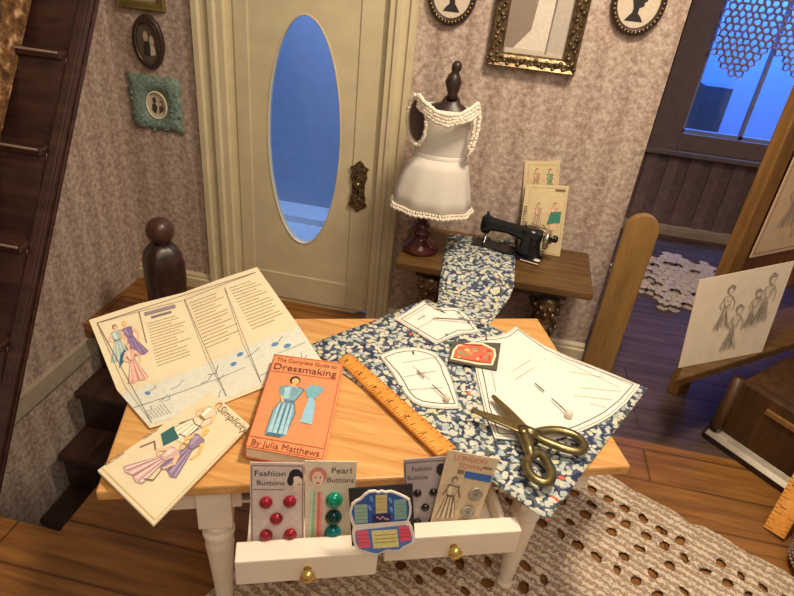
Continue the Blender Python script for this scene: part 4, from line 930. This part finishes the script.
# ================================================================ right side
# round-topped board
PBY = 3.30
x0_, x1_, zt = .782, .968, 1.085
pts = [V((x0_, PBY, 0)), V((x1_, PBY, 0))] + [V(((x0_ + x1_) / 2 + (x1_ - x0_) / 2 * math.cos(math.pi * k / 16), PBY, zt - .10 + .10 * math.sin(math.pi * k / 16))) for k in range(17)]
b = B(); b.prism(pts, (0, .045, 0)); tag(recentre(b.build('wooden_board', BOARD, None, bevel=.006)), 'tall plain wooden board with a rounded top, standing at the end of the wall', 'board')
# display easel
EA = math.radians(38); eu = V((math.cos(EA), math.sin(EA), 0)); en = V((math.sin(EA), -math.cos(EA), 0))
EP = pY(727, 252, 3.22); EO = V((EP.x, EP.y, 0))
def EL(p): return EO + eu * p[0] + en * p[1] + V((0, 0, p[2]))
LZ = .50
es = thing('display_easel', 'brown wooden display easel with a tall post and ledge, holding fashion drawings', 'easel', EL((.4, .1, 0)))
B().box((0, -.02, 0), (.12, .05, 2.3), EL).build('post', EASELW, es, bevel=.008)
B().box((1.35, -.02, 0), (1.47, .05, 2.3), EL).build('post', EASELW, es, bevel=.008)
B().box((.12, 0, LZ + .16), (1.35, .03, 2.3), EL).build('back_panel', wood('easel_panel', s(104, 62, 38), s(140, 88, 54), (10, 10, 1.2), rough=.45), es)
lc = pz(674, 384, LZ - .02); lq = V(((lc - EO) @ eu, (lc - EO) @ en, 0))
B().prism([EL((lq.x, lq.y, LZ)), EL((1.47, lq.y, LZ)), EL((1.47, .05, LZ)), EL((-.02, .05, LZ))], (0, 0, -.05)).build('ledge', OLIVE, es, bevel=.006)
# drawing standing on the ledge
bl, br = pz(678.5, 368, LZ + .002), pz(762, 352, LZ + .002)
uu = (br - bl).normalized()
# keep the upper corner square above the lower one
dvec = wdir(700, 280); tt = ((bl - EYE) @ uu) / (dvec @ uu); tlq = EYE + dvec * tt
hv = tlq - bl; print('drawing lean', hv, hv.length, (br - bl).length)
nd = uu.cross(hv).normalized(); sh = Sheet([[tlq, hit(795, 261, bl, nd)], [bl, br]]); w_, h_ = sh.w, sh.h
def sketch(sh, t, ladies, seed):
    D = Decal(sh); rnd = random.Random(seed); w_, h_ = sh.w, sh.h
    for (fx, fy, fh) in ladies:
        hh = fh * h_; x, y = fx * w_, fy * h_; c_ = (140, 128, 118)
        for k in range(26):
            f_ = rnd.uniform(-1, 1); D.line([(x + f_ * .24 * hh, y + rnd.uniform(0, .10) * hh), (x + f_ * .05 * hh + rnd.uniform(-.02, .02) * hh, y + rnd.uniform(.3, .58) * hh)], .0024, rnd.choice([(150, 138, 126), (176, 164, 150), (128, 116, 108)]))
        for k in range(14):
            a_ = rnd.uniform(-.12, .12) * hh; b_ = rnd.uniform(.5, .8) * hh; D.line([(x + a_, y + b_), (x + a_ + rnd.uniform(-.08, .08) * hh, y + b_ + rnd.uniform(-.1, .06) * hh)], .0022, rnd.choice([(150, 138, 126), (176, 164, 150)]))
        for k in range(12):
            a_ = rnd.uniform(0, 6.28); D.line([(x + .08 * hh * math.cos(a_), y + .93 * hh + .08 * hh * math.sin(a_)), (x + .11 * hh * math.cos(a_ + .6), y + .94 * hh + .1 * hh * math.sin(a_ + .6))], .003, (130, 118, 108))
        D.line([(x - .06 * hh, y + .55 * hh), (x - .12 * hh, y + .76 * hh), (x, y + .80 * hh), (x + .12 * hh, y + .76 * hh), (x + .06 * hh, y + .55 * hh)], .004, c_, True)
        D.line([(x - .12 * hh, y + .75 * hh), (x - .2 * hh, y + .6 * hh), (x - .1 * hh, y + .5 * hh)], .004, c_); D.line([(x + .12 * hh, y + .75 * hh), (x + .22 * hh, y + .62 * hh), (x + .2 * hh, y + .45 * hh)], .004, c_)
        D.ell(x, y + .92 * hh, .075 * hh, .08 * hh, (158, 144, 132)); D.ell(x + .01 * hh, y + .89 * hh, .05 * hh, .06 * hh, (226, 206, 186))
        D.line([(x - .10 * hh, y + .95 * hh), (x - .02 * hh, y + 1.03 * hh), (x + .12 * hh, y + .95 * hh)], .005, (128, 116, 106))
    for k in range(60): a_, b_ = rnd.uniform(.2, .95) * w_, rnd.uniform(.12, .8) * h_; D.line([(a_, b_), (a_ + rnd.uniform(-.05, .05) * w_, b_ + rnd.uniform(-.08, .08) * h_)], .002, (190, 176, 160))
    D.build(t)
t = thing('drawing', 'pencil sketch of ladies in long gowns, standing propped on the easel ledge', 'drawing', (bl + br) / 2, 'fashion sketches on the easel')
sh.slab('paper', plain('sketch_paper', s(224, 208, 186), .85, 0, .03), .004, t)
sketch(sh, t, ((.36, .36, .50), (.52, .10, .52), (.80, .36, .54), (.68, .34, .42)), 3)
# drawing pinned above
Pn = EL((0, .056, 0)); q2 = [hit(750, 258, Pn, en), hit(806, 254, Pn, en)]
zlo = q2[0].z; s0 = (q2[0] - EO) @ eu
sh = Sheet([[EL((s0 + .0, .056, zlo + .75)), EL((s0 + .62, .056, zlo + .75))], [EL((s0, .056, zlo)), EL((s0 + .62, .056, zlo))]])
t = thing('drawing', 'sketch on tan paper pinned upright to the easel, above the propped sketch', 'drawing', sh.pt(sh.w / 2, 0), 'fashion sketches on the easel')
sh.slab('paper', plain('tan_sketch_paper', s(214, 182, 148), .85, 0, .03), .006, t)
sketch(sh, t, ((.30, .2, .45), (.62, .12, .6)), 5)
D = Decal(sh); D.line([(.03 * sh.w, .03 * sh.h), (.97 * sh.w, .03 * sh.h), (.97 * sh.w, .97 * sh.h), (.03 * sh.w, .97 * sh.h)], .004, (120, 90, 70), True); D.build(t, 'printed_border')
# low cabinet in front of the easel
cb0 = V((1.447, 2.849, 0)); ca = math.radians(-46); c1, c2 = V((math.cos(ca), math.sin(ca), 0)), V((-math.sin(ca), math.cos(ca), 0))
def CL(p): return cb0 + c1 * p[0] + c2 * p[1] + V((0, 0, p[2]))
cb = thing('cabinet', 'low dark wooden cabinet with a glossy plinth below the easel', 'cabinet', CL((.5, .3, 0)))
B().box((.03, .03, .06), (1.1, .62, .42), CL).build('body', DARKCAB, cb, bevel=.01)
b = B(); b.prism([CL((-.02, p[0], p[1])) for p in ((-.02, 0), (-.02, .035), (.0, .06), (.03, .075), (.6, .075), (.6, 0))], c1 * 1.15); b.build('plinth', GLOSSB, cb, bevel=.008)
b = B(); b.box((.2, .012, .33), (1.12, .035, .36), CL); b.build('moulding', EASELW, cb, bevel=.004)
b = B(); b.prism([CL((.0, p[0], p[1])) for p in ((-.024, .042), (.0, .064), (.03, .080), (.03, .074), (.0, .058), (-.02, .040))], c1 * 1.12); b.build('plinth_highlight', plain('painted_reflection', s(160, 150, 136), .25, .7), cb)['label'] = 'pale strip standing in for the reflection along the plinth'  # pale metal strip stands in for the reflection on the varnished plinth
b = B(); b.lathe([(0, .03), (.03, .035), (.36, .03)], CL((.02, .02, .075)), 12); b.build('corner_post', DARKCAB, cb, True)
# ruler leaning on the cabinet
rb = pz(772, 535, .0)
def pix(p):
    r = p - EYE; q_ = V((r @ cx, r @ cyd, r @ cf)); return q_.x / q_.z * FPX + 397, q_.y / q_.z * FPX + 298
best = min((abs((pix(CL((k * .01, -.02, .44)))[0] - 772) / (535 - pix(CL((k * .01, -.02, .44)))[1]) - .578), k * .01) for k in range(20, 90))[1]
rt = CL((best, -.02, .44)); rdir = (rt - rb).normalized(); side = (rdir.cross(c1.cross(V((0, 0, 1)))).normalized()) * .048
if side.x > 0: side = -side
side = -side
rb = rb + V((0, 0, .015))
sh = Sheet([[rb + rdir * .75 - side, rb + rdir * .75 + side], [rb - side, rb + side]])
ruler(sh, 'orange wooden ruler standing on the floor at right, leaning on the cabinet', 18)
# basket
bc = V((1.79, 2.02, .027)); bt = thing('basket', 'round dark woven basket on the floor at the right edge', 'basket', bc)
b = B(); b.lathe([(0, .15), (.03, .17), (.12, .18), (.2, .175), (.205, .165), (.18, .16), (.03, .15)], bc, 30, 15, .02); b.build('body', plain('woven_dark', s(96, 72, 64), .8, 0, .5, 60), bt, True)
b = B()
for k in range(60):
    a = 2 * math.pi * k / 60
    for j in range(6): b.ball(bc + V((.185 * math.cos(a + j * .05), .185 * math.sin(a + j * .05), .03 + j * .028)), .010, .7, 5, 4)
b.build('bead_weave', plain('basket_bead', s(150, 126, 112), .6), bt, True)

# ================================================================ textiles: rug, doily, lace valance
RA = V((.919, 2.334, 0)); rE = V((.891, -.454, 0)).normalized(); rF = V((-rE.y * -1, 0, 0)); rF = V((rE.y, -rE.x, 0))
cell = .044; n0, n1, m1 = -24, 40, 51
b = B(); rnd = random.Random(11); vm = {}
def rv(i, j):
    if (i, j) not in vm:
        ed = .012 * math.sin(i * 1.1) if j == 0 else 0
        p = RA + rE * (i * cell + rnd.uniform(-.013, .013)) + rF * (j * cell + ed + rnd.uniform(-.013, .013)); vm[(i, j)] = b.bm.verts.new(p + V((0, 0, .020 + .003 * (i % 2))))
    return vm[(i, j)]
for i in range(n0, n1):
    for j in range(m1):
        ph = j % 14
        hole = (ph in (3, 5) and (i + j // 2) % 2 == 0) or (ph in (7, 9) and i % 3 == j % 3) or (ph == 11 and i % 2 == 1)
        if hole and rnd.random() < .64 and n0 + 3 < i < n1 - 3: continue
        b.bm.faces.new((rv(i, j), rv(i + 1, j), rv(i + 1, j + 1), rv(i, j + 1)))
rg_ = b.build('crochet_rug', RUGM, None, True, solid=.016, subsurf=1)
tag(recentre(rg_), 'large beige crocheted rug with openwork holes, on the floor under the table', 'rug')
def lace_mesh(name, mat, inside, x0, x1, y0, y1, s_, to3, th, jit=.2, seed=2):
    b = B(); rnd = random.Random(seed); cache = {}
    def vtx(x, y):
        k = (round(x / s_ * 4), round(y / s_ * 4))
        if k not in cache: cache[k] = b.bm.verts.new(to3(x + rnd.uniform(-jit, jit) * s_, y + rnd.uniform(-jit, jit) * s_))
        return cache[k]
    r3 = math.sqrt(3); j = 0; y = y0
    while y < y1:
        x = x0 + (s_ * r3 / 2 if j % 2 else 0)
        while x < x1:
            if inside(x, y):
                try: b.bm.faces.new([vtx(x + s_ * math.sin(math.pi / 3 * k), y + s_ * math.cos(math.pi / 3 * k)) for k in range(6)])
                except ValueError: pass
            x += s_ * r3
        y += s_ * 1.5; j += 1
    o = b.build(name, mat)
    md = o.modifiers.new('wire', 'WIREFRAME'); md.thickness = th; md.use_replace = True; md.use_even_offset = False
    return o
VB = [pY(x, y, YF - .05) for x, y in ((706, 20), (712, 52), (722, 68), (732, 77), (742, 74), (755, 60), (768, 46), (776, 54), (786, 70), (797, 78), (808, 72), (822, 56), (834, 46), (850, 66))]
def scal(x):
    for a_, c_ in zip(VB[:-1], VB[1:]):
        if a_.x <= x <= c_.x: return a_.z + (c_.z - a_.z) * (x - a_.x) / (c_.x - a_.x)
    return 9 if x < VB[0].x else 1.55
o = lace_mesh('lace_valance', LACEM, lambda x, z: z > scal(x), 1.66, 3.0, 1.2, 2.6, .034, lambda x, z: V((x, YF - .05 + .015 * math.sin(x * 14), z)), .027)
tag(o, 'scalloped crochet lace valance hanging across the blue window', 'curtain')
DC = V((1.70, 4.82, .012))
o = lace_mesh('lace_doily', DOILY, lambda x, y: (math.hypot(x, y) < .50 + .07 * math.sin(math.atan2(y, x) * 9)) and not (.22 < math.hypot(x, y) < .30 and int(math.atan2(y, x) * 4) % 2), -.7, .7, -.7, .7, .05, lambda x, y: DC + V((x, y, .01)), .05)
tag(o, 'pale round lace doily rug on the dark floor beyond the wall', 'rug')
